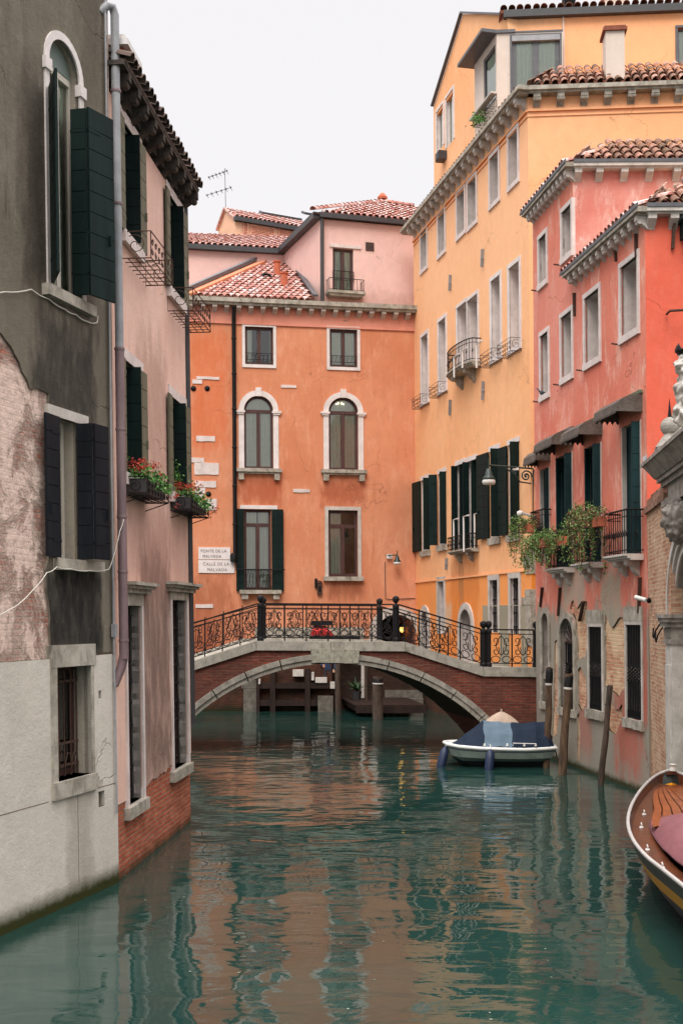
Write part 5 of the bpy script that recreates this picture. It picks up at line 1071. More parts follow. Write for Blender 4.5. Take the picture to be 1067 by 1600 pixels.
vine_pot(RD, dw[0][0]+.1, .38, z[0]+.45, 24, .42, 1.2, 'dense dark green trailing plant on the balcony nearest the bridge', dry=.3)
vine_pot(RD, dw[1][0]+.1, .42, z[1]+.62, 40, .55, 1.1, 'bushy bright green trailing plant in the pot on the second balcony from the bridge', dry=.2)
vine_pot(RD, dw[1][1]+.25, .36, z[1]+.6, 12, .25, .7, 'wispy plant in a terracotta pot between second and third balcony', dry=.3)
vine_pot(RD, dw[2][1]+.35, .46, z[2]+.85, 36, .42, 1.5, 'long green vine hanging down the wall beside the third balcony', dry=.35)
vine_pot(RD, dw[3][0]-.05, .5, z[3]+.72, 20, .3, .45, 'reddish drying plant in the terracotta pot on the nearest balcony', dry=.8, up=.3)
t = thing('pigeon', RD.pt(uw[0][0]+.05, 0, uw[0][2]), 'grey pigeon sitting on the white sill of the lowest red-house window', 'pigeon')
b = MB(RD); u, z_ = uw[0][0]+.02, uw[0][2]; c = (u, .0, z_+.08)
b.grid([[(u+.03*math.cos(a)*s, .0+x, z_+.08+h+.045*math.sin(a)*s) for a in [6.283*j/8 for j in range(8)]] for x, s, h in ((-.16, .1, -.03), (-.1, .6, -.01), (0, 1.1, 0), (.07, .9, .02), (.1, .55, .06), (.12, .5, .1), (.145, .35, .105), (.17, .05, .1))], close=True); b.build('body', plain('pigeon_feathers', S(72, 76, 86), .7, .4), t, smooth=True)
# rings and small hooks, camera
t = thing('security_camera', RD.pt(RD.u(1003), .2, RD.z(1003, 932)), 'white tube security camera beside the brick wall on the red house', 'camera')
b = MB(RD); u, z_ = RD.uz(1004, 934, .2); b.tube([(u+.22, .22, z_-.05), (u-.06, .32, z_+.01)], .045, 10); b.build('housing', M['lamp_white'], t, smooth=True); b = MB(RD); b.tube([(u+.3, .22, z_-.06), (u+.33, .21, z_-.065)], .045, 10); b.tube([(u+.1, 0, z_-.02), (u+.1, .24, z_-.02)], .02, 6); b.build('bracket', M['iron'], t)
t = thing('security_camera', YE.pt(YE.u(808), .2, YE.z(808, 803)), 'white dome camera on a bracket at the corner of the yellow house', 'camera')
b = MB(YE); u, z_ = YE.uz(812, 803, .5); b.lathe((u, .5, z_), [(0, .1), (.08, .07), (.09, 0), (.07, -.05), (0, -.09)], 12, axis=(.3, .2, 1)); b.build('housing', M['white'], t, smooth=True); b = MB(YE); b.tube([(u, .5, z_+.05), (u+.6, .1, z_-.2), (u+.6, 0, z_-.15)], .03, 6); b.build('bracket', M['pipe_grey'], t)
u, z_ = YE.uz(826, 733, .1)
wall_lamp(YF, 'large green street lamp on a scrolled arm at the corner of the yellow house', (.06, .1, YF.z(830, 733)), (YF.u(762, 733, .5)+.02, .5, YF.z(762, 727, .5)), .1, .19, [((.16, -.17), .02, .13, 0, 9.5), ((.16, -.17), .0, .06, 3, 9), ((.42, -.1), .01, .06, 0, 7)])
t = thing('number_plate', YF.pt(0, .3, 5), 'small white plate fixed under the arm of the large green street lamp', 'plate'); b = MB(YF); u0, z1 = YF.uz(800, 731, .25); u1, z0 = YF.uz(810, 734.5, .25); b.box(u0, u1, .25, .27, z0, z1); b.build('plate', M['white'], t)
b = MB(YF); P = [YF.uz(*p) for p in ((834, 734), (832, 745), (832, 845), (838, 848))]; b.tube([(p[0], .03, p[1]) for p in P], .018, 4); props(b.build('cable', M['gutter_dark'], None, loc=YF.pt(.1, 0, 5)), 'dark cable looping down the front strip of the yellow house', 'cable')
# ================================================================== RIGHT: brick garden wall and stone portal
BW = wall_frame((1015.5, 1000, 22.0), (1044, 1000, 19.5), -.02)
t = thing('garden_wall', BW.pt(0, 0, 0), 'narrow brick wall between the red house and the white stone gateway', 'wall')
M['bw'] = brick('garden_wall_brick', S(186, 120, 90), S(222, 186, 156), S(206, 190, 166), bw=.24, bh=.072, ms=.013, stain=(S(216, 190, 160), .45))
b = MB(BW); zt = BW.z(1017, 800); b.box(0, BW.L+.5, -.4, .02, -1.2, zt); b.build('wall', M['bw'], t)
b = MB(BW); b.box(-.02, BW.L+.3, -.45, .08, zt, zt+.12); b.box(.03, BW.L+.3, -.35, .02, zt+.12, zt+.26); b.box(.1, BW.L+.3, -.25, -.05, zt+.26, zt+.36); b.build('coping', M['tile_old'], t)
b = MB(BW)
for (x, y) in ((1031, 990), (1035, 996)): u, z_ = BW.uz(x, y); b.tube([(u-.15, .1, z_+.1), (u-.1, .12, z_-.05), (u+.02, .12, z_-.08), (u+.08, .1, z_+.04), (u+.2, .04, z_+.16), (u+.22, 0, z_+.2)], .014, 5)
b.build('iron_ring', M['iron'], t)
PT = off(wall_frame((1040, 1100, 19.5), (1100, 1100, 16.3), -.012), -.12)
pt_ = thing('stone_gateway', PT.pt(0, 0, 0), 'white baroque stone gateway with pilaster and carved mask at the right edge', 'gateway')
M['pstone'] = stone('portal_stone', S(214, 208, 200), S(176, 170, 160), .45, 2.5); M['pdark'] = stone('sooty_portal_stone', S(170, 164, 154), S(120, 114, 106), .8, 5)
zc, zc2 = PT.z(1040, 960), PT.z(1040, 1004); ze0, ze1 = 5.28, 5.6
b = MB(PT); b.box(0, .62, -.5, .12, -1.2, zc2); b.box(.1, .52, .12, .15, -1, zc2-.35); b.box(.62, 6, -.5, -.25, -1.2, 3); b.build('pilaster', M['pstone'], pt_)
b = MB(PT); b.box(-.02, .66, -.3, .15, zc2, zc2+.08); b.box(.0, .62, -.3, .13, zc2+.08, zc2+.28)
for k in range(7): b.box(.03+k*.085, .08+k*.085, .13, .15, zc2+.1, zc2+.26)
b.box(-.05, .68, -.3, .2, zc2+.28, zc2+.36); b.box(-.1, .72, -.3, .23, zc2+.36, zc2+.43); b.box(-.13, .75, -.3, .26, zc2+.43, zc); b.build('capital', M['pdark'], pt_)
rr = 1.25; zs_ = zc; cu = .15+rr
b = MB(PT); 
for (r0, r1, wv) in ((rr-.25, rr-.12, .03), (rr-.12, rr-.02, .08), (rr-.02, rr+.1, .12)): b.strip([(cu+r0*math.cos(math.pi*k/24), zs_+r0*math.sin(math.pi*k/24)) for k in range(25)], [(cu+r1*math.cos(math.pi*k/24), zs_+r1*math.sin(math.pi*k/24)) for k in range(25)], -.3, wv)
b.build('archivolt', M['pstone'], pt_)
ap = [(cu+(rr-.25)*math.cos(math.pi*k/24), zs_+(rr-.25)*math.sin(math.pi*k/24)) for k in range(25)]
b = MB(PT); b.sheet([(0, zs_), (cu-rr+.2, zs_)]+ap[::-1][1:-1]+[(cu+rr-.2, zs_), (6, zs_), (6, ze1), (0, ze1)], [], -.4, 0); b.box(.6, 6, -1.0, -.9, -1.2, ze1); b.build('wall', M['pstone'], pt_)
b = MB(PT); z0 = 5.26; z1 = 5.6
b.box(-.05, 6, -.4, .16, z0, z0+.12); b.box(0, 6, -.4, .1, z0+.12, z1); b.box(-.06, 6, -.4, .16, z1, z1+.08); b.box(-.1, 6, -.45, .22, z1+.08, z1+.15)
b.hexa([(-.12, -.5, z1+.15), (6, -.5, z1+.15), (6, .25, z1+.15), (-.12, .25, z1+.15), (-.28, -.6, z1+.38), (6, -.6, z1+.38), (6, .42, z1+.38), (-.28, .42, z1+.38)]); b.box(-.3, 6, -.62, .45, z1+.38, z1+.44); b.build('entablature', M['pdark'], pt_)
zt = z1+.44; b = MB(PT); uq = PT.u(1046, 690, .1)
b.box(uq-.22, uq+.22, -.1, .32, zt, zt+.16); b.lathe((uq, .1, zt+.16), [(.24, 0), (.2, .06), (.1, .2), (.065, .34), (.09, .38)], 14); c = (uq, .1, zt+.5)
b.lathe(c, [(0.02, -.15)]+[(.155*math.sin(math.pi*k/10), -.155*math.cos(math.pi*k/10)) for k in range(1, 10)]+[(.02, .155)], 16); b.build('ball_finial', M['pdark'], pt_, smooth=False)
b = MB(PT); b.lathe((uq, .1, zt+.64), [(.035, 0), (.0, .34)], 6); b.build('spike', M['iron'], pt_)
b = MB(PT)
for k in range(9): b.tube([(-.26+k*.05, .4, zt), (-.28+k*.05, .42, zt+.11)], .006, 3)
b.build('bird_spikes', M['pipe_grey'], pt_)
def blob(F, c, r, n=(18, 14), amp=.3, sc_=4, seed=0, feat=None):
    b = MB(F); rows = []
    for i in range(n[1]+1):
        th_ = math.pi*i/n[1]; row = []
        for j in range(n[0]):
            ph_ = 2*math.pi*j/n[0]; d = Vector((math.sin(th_)*math.cos(ph_), math.sin(th_)*math.sin(ph_), math.cos(th_))); k = 1+amp*mnoise.fractal(d*sc_+Vector((seed, 0, 0)), 1, 2, 3)
            if feat: k += feat(d)
            row.append((c[0]+d.x*r[0]*k, c[1]+d.y*r[1]*k, c[2]+d.z*r[2]*k))
        rows.append(row)
    b.grid(rows, close=True); return b
zk = PT.z(1052, 815, .2); uk = PT.u(1056, 815, .2)
face_ = lambda d: (.22*math.exp(-((d.x)**2+(d.z+.02)**2)/.02) - .16*math.exp(-((abs(d.x)-.32)**2+(d.z-.18)**2)/.015) + .12*math.exp(-((d.x)**2/.2+(d.z-.4)**2/.01)) - .12*math.exp(-((d.x)**2/.06+(d.z+.38)**2/.004))) if d.y > 0 else 0
blob(PT, (uk, .14, zk), (.26, .26, .34), (48, 36), .22, 4.2, 3, face_).build('carved_mask', M['pdark'], pt_, smooth=True)
# statue on top
us_ = PT.u(1082, 640, .1); zb_ = zt
st_ = thing('statue', PT.pt(us_, .1, zb_), 'white stone heraldic statue wearing an iron crown on top of the gateway', 'statue')
b = MB(PT); b.box(us_-.4, us_+.42, -.2, .36, zb_, zb_+.1); b.build('plinth', M['pstone'], st_)
for k, (du, dz, rx, rz, sd) in enumerate(((0, .45, .34, .36, 1), (-.05, .85, .26, .3, 2), (-.16, 1.08, .16, .16, 5), (0, 1.28, .24, .2, 3), (-.22, .62, .12, .12, 4), (-.2, 1.3, .11, .13, 7))):
    if k == 0: body = blob(PT, (us_+du, .1, zb_+dz*.85), (rx, .26, rz*.88), (36, 26), .35, 3, sd)
    else:
        q = blob(PT, (us_+du, .1, zb_+dz*.85), (rx, .24 if rx > .2 else rx, rz), (30, 22), .4, 3.2, sd); i0 = len(body.v); body.v += q.v; body.f += [[i+i0 for i in f] for f in q.f]; body.m += q.m; body.uv += q.uv
o = body.build('figure', M['pstone'], st_, smooth=True); md = o.modifiers.new('r', 'REMESH'); md.mode = 'VOXEL'; md.voxel_size = .018; md.use_smooth_shade = True
zc_ = zb_+1.26; b = MB(PT); b.lathe((us_, .1, zc_), [(.2, -.04), (.24, .03), (.23, .04), (.19, -.03)], 16)
for k in range(10): a = 6.283*k/10; b.lathe((us_+.22*math.cos(a), .1+.22*math.sin(a), zc_+.03), [(.035, 0), (.03, .05), (.0, .11)], 5)
b.build('crown', M['iron'], st_)
# ================================================================== WATER
n = NT('canal_water'); p = n.pos()
b = MB(WORLD); b.face([(-60, -30, 0), (60, -30, 0), (60, 140, 0), (-60, 140, 0)])
wn1 = n.noise(n.sc(p, .9, 1.1, 1), .6, 2, .5, .3); wn2 = n.noise(n.sc(p, .6, 1.3, 1), 1.9, 2, .45, .7); wn3 = n.noise(n.sc(p, .5, 1.5, 1), 6.5, 3, .55, .5)
calm = n.ramp(n.noise(p, .16, 3), .35, .65, .45, 1.0)
h = n.m('ADD', n.m('MULTIPLY', wn1, .5), n.m('MULTIPLY', n.m('MULTIPLY', wn2, .2), calm)); h = n.m('ADD', h, n.m('MULTIPLY', n.m('MULTIPLY', wn3, .02), calm))
nr = n.bump(h, .085, 1.0)
col = n.mix(n.ramp(n.noise(p, .4, 4), .3, .7), S(30, 57, 51), S(24, 49, 44))
n.done(col, .015, nr, .5); n.b.inputs['IOR'].default_value = 1.56; M['water'] = n.mat
props(b.build('water', M['water']), kind='structure')
b = MB(WORLD)
for k in range(60):
    Y = R.uniform(9.2, 24); x = R.uniform(-.19, .2)*Y; s_ = R.uniform(.006, .016); a_ = R.uniform(0, 3); b.face([(x+s_*math.cos(a_+q_*1.2566)*R.uniform(.7, 1.3), Y+s_*1.3*math.sin(a_+q_*1.2566), .004) for q_ in range(5)])
props(b.build('floating_specks', plain('pale_floating_bits', S(128, 134, 118), .8), None), kind='stuff')
# ================================================================== BRIDGE
BY = 29.1; BS = CF/BY
BF = Frame((0, BY, 0), (1, 0, 0), (.19, -1, 0), (0, 0, 1))
def bu(px): return (px-CX)/BS
def bz(py): return CH-(py-HY)/BS
BWD = 3.1
br = thing('footbridge', (0, BY, 0), 'arched brick and stone footbridge with black scrolled iron railings', 'bridge')
M['br_brick'] = brick('dark_bridge_brick', S(112, 54, 44), S(146, 78, 60), S(116, 96, 84), bw=.26, bh=.07, ms=.012, stain=(S(78, 56, 50), .55), algae=(.25, S(40, 42, 28)))
M['br_stone'] = stone('bridge_coping_stone', S(168, 162, 150), S(140, 134, 122), .6, 4); M['br_ring'] = stone('bridge_arch_stone', S(162, 156, 144), S(128, 122, 112), .75, 5)
cx_, Rr = bu(522), 343/BS; zcr = bz(1021); acx = zcr-Rr
def ext(u, r): return acx+math.sqrt(max(0, r*r-(u-cx_)**2))
Ro, Ri = Rr, Rr-15.5/BS
cop = [(bu(150), bz(1085)), (bu(293), bz(1035.5)), (bu(400), bz(1001.5)), (bu(632), bz(1003)), (bu(754), bz(1042)), (bu(845), bz(1043))]
CT = .235
def copz(u):
    for a, c in zip(cop, cop[1:]):
        if a[0] <= u <= c[0]: return a[1]+(c[1]-a[1])*(u-a[0])/(c[0]-a[0])
    return cop[0][1] if u < cop[0][0] else cop[-1][1]
def halfw(r): return math.sqrt(r*r-(acx+.4)**2) if r > abs(acx+.4) else r
hwv = math.sqrt(Ro**2-(-.5-acx)**2)
N_ = 28; us = [cx_-hwv+2*hwv*k/N_ for k in range(N_+1)]
for wf in (0, -BWD):
    b = MB(BF)
    for k in range(N_):
        a, c = us[k], us[k+1]; b.face([(a, wf, ext(a, Ro)), (c, wf, ext(c, Ro)), (c, wf, copz(c)-CT), (a, wf, copz(a)-CT)])
    b.face([(cop[0][0], wf, -1.2), (us[0], wf, -1.2), (us[0], wf, ext(us[0], Ro)), (us[0], wf, copz(us[0])-CT), (cop[1][0], wf, cop[1][1]-CT), (cop[0][0], wf, cop[0][1]-CT)])
    b.face([(us[-1], wf, -1.2), (cop[-1][0]+.5, wf, -1.2), (cop[-1][0]+.5, wf, cop[-1][1]-CT), (cop[-2][0], wf, cop[-2][1]-CT), (us[-1], wf, copz(us[-1])-CT)])
    b.build('spandrel_wall', M['br_brick'], br)
hwi = math.sqrt(Ri**2-(-.5-acx)**2); us2 = [cx_-hwi+2*hwi*k/N_ for k in range(N_+1)]
b = MB(BF); b.grid([[(u, wf, ext(u, Ri)) for u in us2] for wf in (-.02, -BWD+.02)]); b.build('vault', M['br_brick'], br, smooth=True)
# voussoirs in two steps with open joints
nv = 13; a0 = math.asin(hwv/Ro)
for side in (0, 1):
    m_ = MB(BF); wf = 0 if side == 0 else -BWD
    for k in range(nv):
        t0_, t1_ = -a0+2*a0*k/nv+.0028, -a0+2*a0*(k+1)/nv-.0028
        if side == 0 and abs((t0_+t1_)/2) < .1:
            m_.build('arch_ring', M['br_ring'], br); m_ = MB(BF); continue
        for (ra_, rb_, pr) in ((Ri, Ri+.12, .05), (Ri+.12, Ro, .09)):
            S_ = 4; A_ = [t0_+(t1_-t0_)*j/S_ for j in range(S_+1)]
            m_.strip([(cx_+ra_*math.sin(t), acx+ra_*math.cos(t)) for t in A_], [(cx_+rb_*math.sin(t), acx+rb_*math.cos(t)) for t in A_], wf-.25 if side == 0 else wf-pr, wf+pr if side == 0 else wf+.25)
    m_.build('arch_ring', M['br_ring'], br)
b = MB(BF); pts = jag([(bu(486), bz(1035)), (bu(558), bz(1036)), (bu(559.5), bz(1014.5)), (bu(485), bz(1013.5))], .015, .15, 3); b.prism(pts, -.25, .14); b.build('keystone', stone('rough_keystone', S(168, 164, 148), S(138, 134, 118), .9, 9, grain=.03), br)
def copstrip(w0, w1):
    for k in range(len(cop)-1):
        a, c = cop[k], cop[k+1]; L = c[0]-a[0]; m = max(1, round(L/1.6))
        for j in range(m):
            p0, p1 = a[0]+L*j/m+.006, a[0]+L*(j+1)/m-.006; z0, z1 = a[1]+(c[1]-a[1])*j/m, a[1]+(c[1]-a[1])*(j+1)/m
            if k == len(cop)-2: p1 = p1
            b.hexa([(p0, w0, z0-CT), (p1, w0, z1-CT), (p1, w1, z1-CT), (p0, w1, z0-CT), (p0, w0, z0), (p1, w0, z1), (p1, w1, z1), (p0, w1, z0)])
b = MB(BF); copstrip(-.34, .07); b.build('coping', M['br_stone'], br)
b = MB(BF); copstrip(-BWD-.07, -BWD+.34); b.build('coping', M['br_stone'], br)
b = MB(BF); b.grid([[(u, wf, copz(u)-.08) for u in [c[0] for c in cop]] for wf in (-.3, -BWD+.3)]); b.build('deck', M['br_stone'], br)
# railings
RH = .945
def railing(w_, spans, posts, name):
    b = MB(BF); 
    for a, c, n_, full in spans:
        zt = [copz(a)+RH, copz(c)+RH]
        b.beam((a, w_, zt[0]), (c, w_, zt[1]), .06, .035); b.beam((a, w_, zt[0]-.11), (c, w_, zt[1]-.11), .02, .022); b.beam((a, w_, copz(a)+.09), (c, w_, copz(c)+.09), .02, .022)
        for k in range(n_+1): u = a+(c-a)*k/n_; b.box(u-.014, u+.014, w_-.014, w_+.014, copz(u)-.02, copz(u)+RH)
    o = b.build(name, M['iron'], br)
    for a, c, n_, full in spans:
        for k in range(n_):
            u0, u1 = a+(c-a)*k/n_, a+(c-a)*(k+1)/n_; wd = u1-u0; cu = (u0+u1)/2; s = MB(BF); z = lambda u, h: copz(u)+h
            def add(pts, r=.0115): s.tube([(u, w_, z(u, h)) for u, h in pts], r, 4, cap=False)
            for sg in (-1, 1):
                f = lambda P: [(cu+sg*x*wd, y) for x, y in P]
                # big C scroll above, S scroll in the middle, ring at the foot
                add(f(spiral((.27, .68), .025/1, .16*1.0, 1.2, 7.2, 16) if 0 else [(.27+ (.04+.14*t)*math.cos(5.5*t*1.15-1.2)*1.0, .66+(.025+.1*t)*math.sin(5.5*t*1.15-1.2)) for t in [j/14 for j in range(15)]]))
                add(f([(.25+(.03+.15*t)*math.cos(-6.2*t+2.2), .40+(.02+.11*t)*math.sin(-6.2*t+2.2)) for t in [j/14 for j in range(15)]]))
                add(f([(.02+.22*math.sin(math.pi*t), .3+.48*t) for t in [j/10 for j in range(11)]]))
                add(f([(.25+.2*math.cos(6.283*t), .19+.085*math.sin(6.283*t)) for t in [j/12 for j in range(13)]]))
            add([(cu, .28), (cu, .83)], .007)
            q = s.build('scroll_panel', M['iron'], o)
    for u, hp in posts:
        s = MB(BF); z0 = copz(u)-.01; s.lathe((u, w_, z0), [(.085, 0), (.085, .08), (.062, .12), (.062, .84), (.08, .87), (.08, .93), (.05, .96), (.03, .99), (.075, 1.03), (.088, 1.09), (.075, 1.14), (.03, 1.17), (0, 1.18)], 10); s.build('post', M['iron'], o, smooth=False)
railing(-.12, [(bu(255), bu(293), 1, 1), (bu(293), bu(404), 4, 1), (bu(412), bu(616), 6, 1), (bu(624), bu(753), 4, 1), (bu(768), bu(836), 2, 1)], [(bu(408), 1), (bu(620), 1), (bu(757), 1), (bu(765), 1), (bu(839.5), 1)], 'railing')
railing(-BWD+.12, [(bu(270), bu(430), 5, 1), (bu(438), bu(630), 6, 1), (bu(638), bu(752), 3, 1)], [(bu(434), 1), (bu(634), 1), (bu(270), 1)], 'railing')
# ================================================================== QUAY, far bank under the bridge
QY = 42.0
b = MB(WORLD); b.box(-7, -.35, QY-.1, 46, -1.2, 2.0); b.box(-.35, 3.0, 42.9, 46, -1.2, 1.95); b.build('quay', plain('quay_paving', S(150, 142, 130), .9, .2), None); props(bpy.data.objects['quay'], kind='structure')
b = MB(WORLD); b.box(-.34, 3.2, 42.7, 42.89, -1, 1.9); props(b.build('quay_wall', brick('shade_black_brick', S(62, 44, 36), S(78, 54, 44), S(60, 52, 46), stain=(S(40, 34, 30), .7)), None, loc=(1.4, 42.8, 0)), 'added brick wall coloured dark for the shade behind the wooden landing stage', 'wall')  # dark facing added so the under-bridge shade sits in its colour
M['shade_stone'] = stone('shaded_canal_stone', S(116, 110, 100), S(84, 78, 70), .7, 5)  # stone colour lowered to carry the dimness under the arch
t = thing('quay_wall', (-3, QY, 0), 'brick canal wall with bolted timber fenders seen through the bridge arch', 'wall')
M['q_brick'] = brick('canal_wall_brick', S(84, 50, 38), S(104, 64, 48), S(76, 62, 52), stain=(S(46, 38, 32), .75), algae=(.3, S(38, 40, 24)))  # brick colours deepened for the shade seen through the arch
QF = Frame((0, QY-.1, 0), (1, 0, 0), (0, -1, 0)); qu = lambda x: (x-CX)/CF*(QY-.1); qz = lambda y: CH-(y-HY)/CF*(QY-.1)
b = MB(QF); b.box(-7, -.35, -.1, .03, -1, 1.98); b.build('wall', M['q_brick'], t)
b = MB(QF); b.box(qu(381), qu(403), .03, .14, -1, qz(1076)); b.box(qu(378), qu(404), .03, .12, qz(1075.5), qz(1062)); b.build('stone_pier', M['shade_stone'], t)
TB = wood('shade_dark_timber', S(50, 34, 29), S(30, 23, 20), .7, spec=.2)  # dark timber, deepened further in colour for the under-bridge shade
for (y0, y1) in ((1066, 1075), (1093, 1102)):
    b = MB(QF); b.box(qu(406), qu(517), .1, .3, qz(y1), qz(y0)); b.build('fender_beam', TB, t)
for x in (405.5, 427, 481):
    b = MB(QF); b.box(qu(x-4), qu(x+4) if x > 410 else qu(x+1), .02, .34, -1, qz(1045)); b.build('fender_pile', TB, t)
for (x0, x1, y0, y1) in ((458, 475, 1046, 1056), (493, 511, 1058, 1066), (487, 491, 1050, 1062), (516, 523, 1065, 1075), (405, 408, 1060, 1068)):
    b = MB(QF); b.box(qu(x0), qu(x1), .0, .36, qz(y1), qz(y0)); b.build('stone_block', M['istria'], t)
t = thing('landing_stage', (1.2, 41, 0), 'dark wooden landing stage floating behind the bridge', 'landing stage')
b = MB(WORLD)
for k in range(9): b.beam((.1+k*.27, 42.8, .42), (.6+k*.27, 39.4, .38), .25, .06)
b.build('planking', TB, t)
b = MB(WORLD); b.beam((.1, 42.8, .3), (.6, 39.4, .26), .1, .2); b.beam((.5, 39.35, .26), (2.9, 39.35, .26), .1, .24); b.build('edge_beam', TB, t)
def pole(name, label, base, top, r, r2, mat, cap=None, group=None, band=True, n=12):
    base, top = Vector(base), Vector(top); t = thing(name, base, label, 'mooring post', group); b = MB(WORLD); pts = []; k_ = 14
    for k in range(k_+1):
        f = k/k_; q = base+(top-base)*f; pts.append(q+Vector((mnoise.noise(q*1.3)*.035, mnoise.noise(q*1.7+Vector((5, 0, 0)))*.03, 0)))
    rows = []
    for k, q in enumerate(pts):
        rr = r+(r2-r)*k/k_; rows.append([q+Vector((math.cos(6.283*j/n), math.sin(6.283*j/n), 0))*rr*(1+.16*mnoise.noise(Vector((j*1.9, k*.35, r*50)))) for j in range(n)])
    b.grid(rows, close=True); b.face([p_+Vector((0, 0, R.uniform(-.03, .03))) for p_ in rows[-1]]); b.build('post', mat, t)
    if cap:
        d = (top-base).normalized(); b = MB(WORLD); b.lathe(top-d*cap, [(r2*1.08, 0), (r2*1.06, cap*.75), (r2*.8, cap*.97), (0, cap*1.02)], 12, axis=d); b.build('cap', M['iron'], t, smooth=True)
        b = MB(WORLD); b.lathe(top-d*(cap+.02), [(r2*1.1, -.02), (r2*1.14, 0), (r2*1.1, .03)], 12, axis=d); b.build('band', M['istria'], t)
WP = wood('weathered_mooring_wood', S(104, 80, 58), S(50, 38, 30), .9, axis=(1, 1, .15), sc_=14); WP2 = wood('dark_mooring_wood', S(84, 68, 56), S(46, 38, 32), .9, axis=(1, 1, .15), sc_=14)
def at(px, py, Y): return P3(px, py, Y)
def wat(px, Y): return Vector(((px-CX)/CF*Y, Y, 0))
def pole_px(label, xb, xt, yt, Y, wpx, **k):
    b0 = wat(xb, Y); t0 = at(xt, yt, Y); b0 = b0-(t0-b0).normalized()*.9; r = wpx/2/CF*Y; pole('mooring_post', label, b0, t0, r, r*.92, k.pop('mat', WP), **k)
pole_px('wooden mooring post with black cap beside the end of the bridge', 853, 858, 1044, 26.2, 11.5, cap=.35, group='mooring posts at the red house')
pole_px('tallest mooring post with black top before the arched door', 876, 889, 1053, 25.0, 13.5, cap=.3, group='mooring posts at the red house')
pole_px('thin crooked bare mooring post between the two barred windows', 939, 953, 1072, 23.4, 10, mat=WP2, group='mooring posts at the red house')
pole_px('stout dark bollard post with pointed top behind the bridge arch', 590, 590.5, 1058, 38.5, 17, mat=WP2, group='posts behind the bridge', cap=.2)
pole_px('dark square post standing left of the landing stage', 528, 528, 1030, 40.5, 9, mat=WP2, group='posts behind the bridge')
pole_px('slim dark post beside the white post on the landing stage', 573, 573, 1030, 41.5, 4, mat=WP2, group='posts behind the bridge')
t = thing('white_post', wat(567, 42.4), 'thin white post standing at the back of the landing stage', 'post'); b = MB(WORLD); b.lathe(wat(567, 42.4), [(.1, .3), (.07, .4), (.07, 2.4), (.09, 2.5), (0, 2.55)], 10); b.build('shaft', M['istria'], t); b = MB(WORLD); b.lathe(wat(567, 42.4), [(.12, .3), (.12, .42)], 10); b.build('foot', M['iron'], t)
t = thing('steps', (2.2, 42.4, 0), 'pale stone water steps at the right behind the bridge', 'steps')
for k in range(3): b = MB(WORLD); b.box(1.6, 3.0, 42.0+k*.3, 43.2, -.6+k*.3, .12+k*.3); b.build('step', M['shade_stone'], t)
t = thing('potted_palm', (.75, 41.6, .45), 'spiky palm-like plant in a pot on the landing stage', 'plant'); b = MB(WORLD); b.lathe((.55, 41.6, .44), [(.14, 0), (.19, .3), (.17, .3), (0, .27)], 10); b.build('pot', M['gutter_dark'], t)
b = MB(WORLD)
for k in range(46):
    a = R.uniform(0, 6.28); e = R.uniform(.5, 1.3); L = R.uniform(.5, 1.0); c = Vector((.55, 41.6, .75)); pr = []
    for j in range(6): f = j/5; pr.append(c+Vector((math.cos(a)*L*f*math.cos(e), math.sin(a)*L*f*math.cos(e), L*f*math.sin(e)-.35*f*f)))
    for j in range(5): s0 = .03*(1-j/5); s1 = .03*(1-(j+1)/5); sd = Vector((-math.sin(a), math.cos(a), 0)); b.face([pr[j]-sd*s0, pr[j]+sd*s0, pr[j+1]+sd*s1, pr[j+1]-sd*s1], 0, (k*.37, k*.91))
b.build('fronds', leaf_mat('palm_fronds', S(46, 78, 48), S(60, 92, 54), S(38, 62, 40)), t)
# goods cart on the quay behind the railing
t = thing('handcart', (-.6, 42.4, 2.0), 'dark handcart with a bright red cover on the quay below the ochre house', 'handcart')
CFm = Frame((0, 42.3, 0), (1, 0, 0), (0, -1, 0)); cu_ = lambda x: (x-CX)/CF*42.3; cz_ = lambda y: CH-(y-HY)/CF*42.3
b = MB(CFm); x0, x1 = cu_(486), cu_(524); b.grid([[(x0, .3, cz_(993)), (x1+.0, .3, cz_(994))], [(x0+.04, .34, cz_(985)), (x1-.15, .34, cz_(987))], [(x0+.1, .1, cz_(977)), (x1-.35, .1, cz_(978))], [(x0+.1, -.3, cz_(977)), (x1-.3, -.3, cz_(978))]]); b.build('cover', plain('red_canvas', S(196, 44, 40), .7, .2), t)
b = MB(CFm); b.box(x0-.05, x1+.9, -.35, .25, cz_(1000), cz_(994)); b.box(x0, x1-.1, -.3, .3, cz_(977), cz_(970))
for u in (x0, x1+.8): b.tube([(u, .25, cz_(1000)), (u, .25, 2.0)], .025, 5)
b.build('frame', M['iron'], t)
for u in (x0+.2, x1+.4): b = MB(CFm); b.lathe((u, .32, 2.22), [(.0, -.02), (.2, -.02), (.22, 0), (.2, .02), (0, .02)], 14, axis=(0, 1, 0)); b.build('wheel', M['iron'], t)
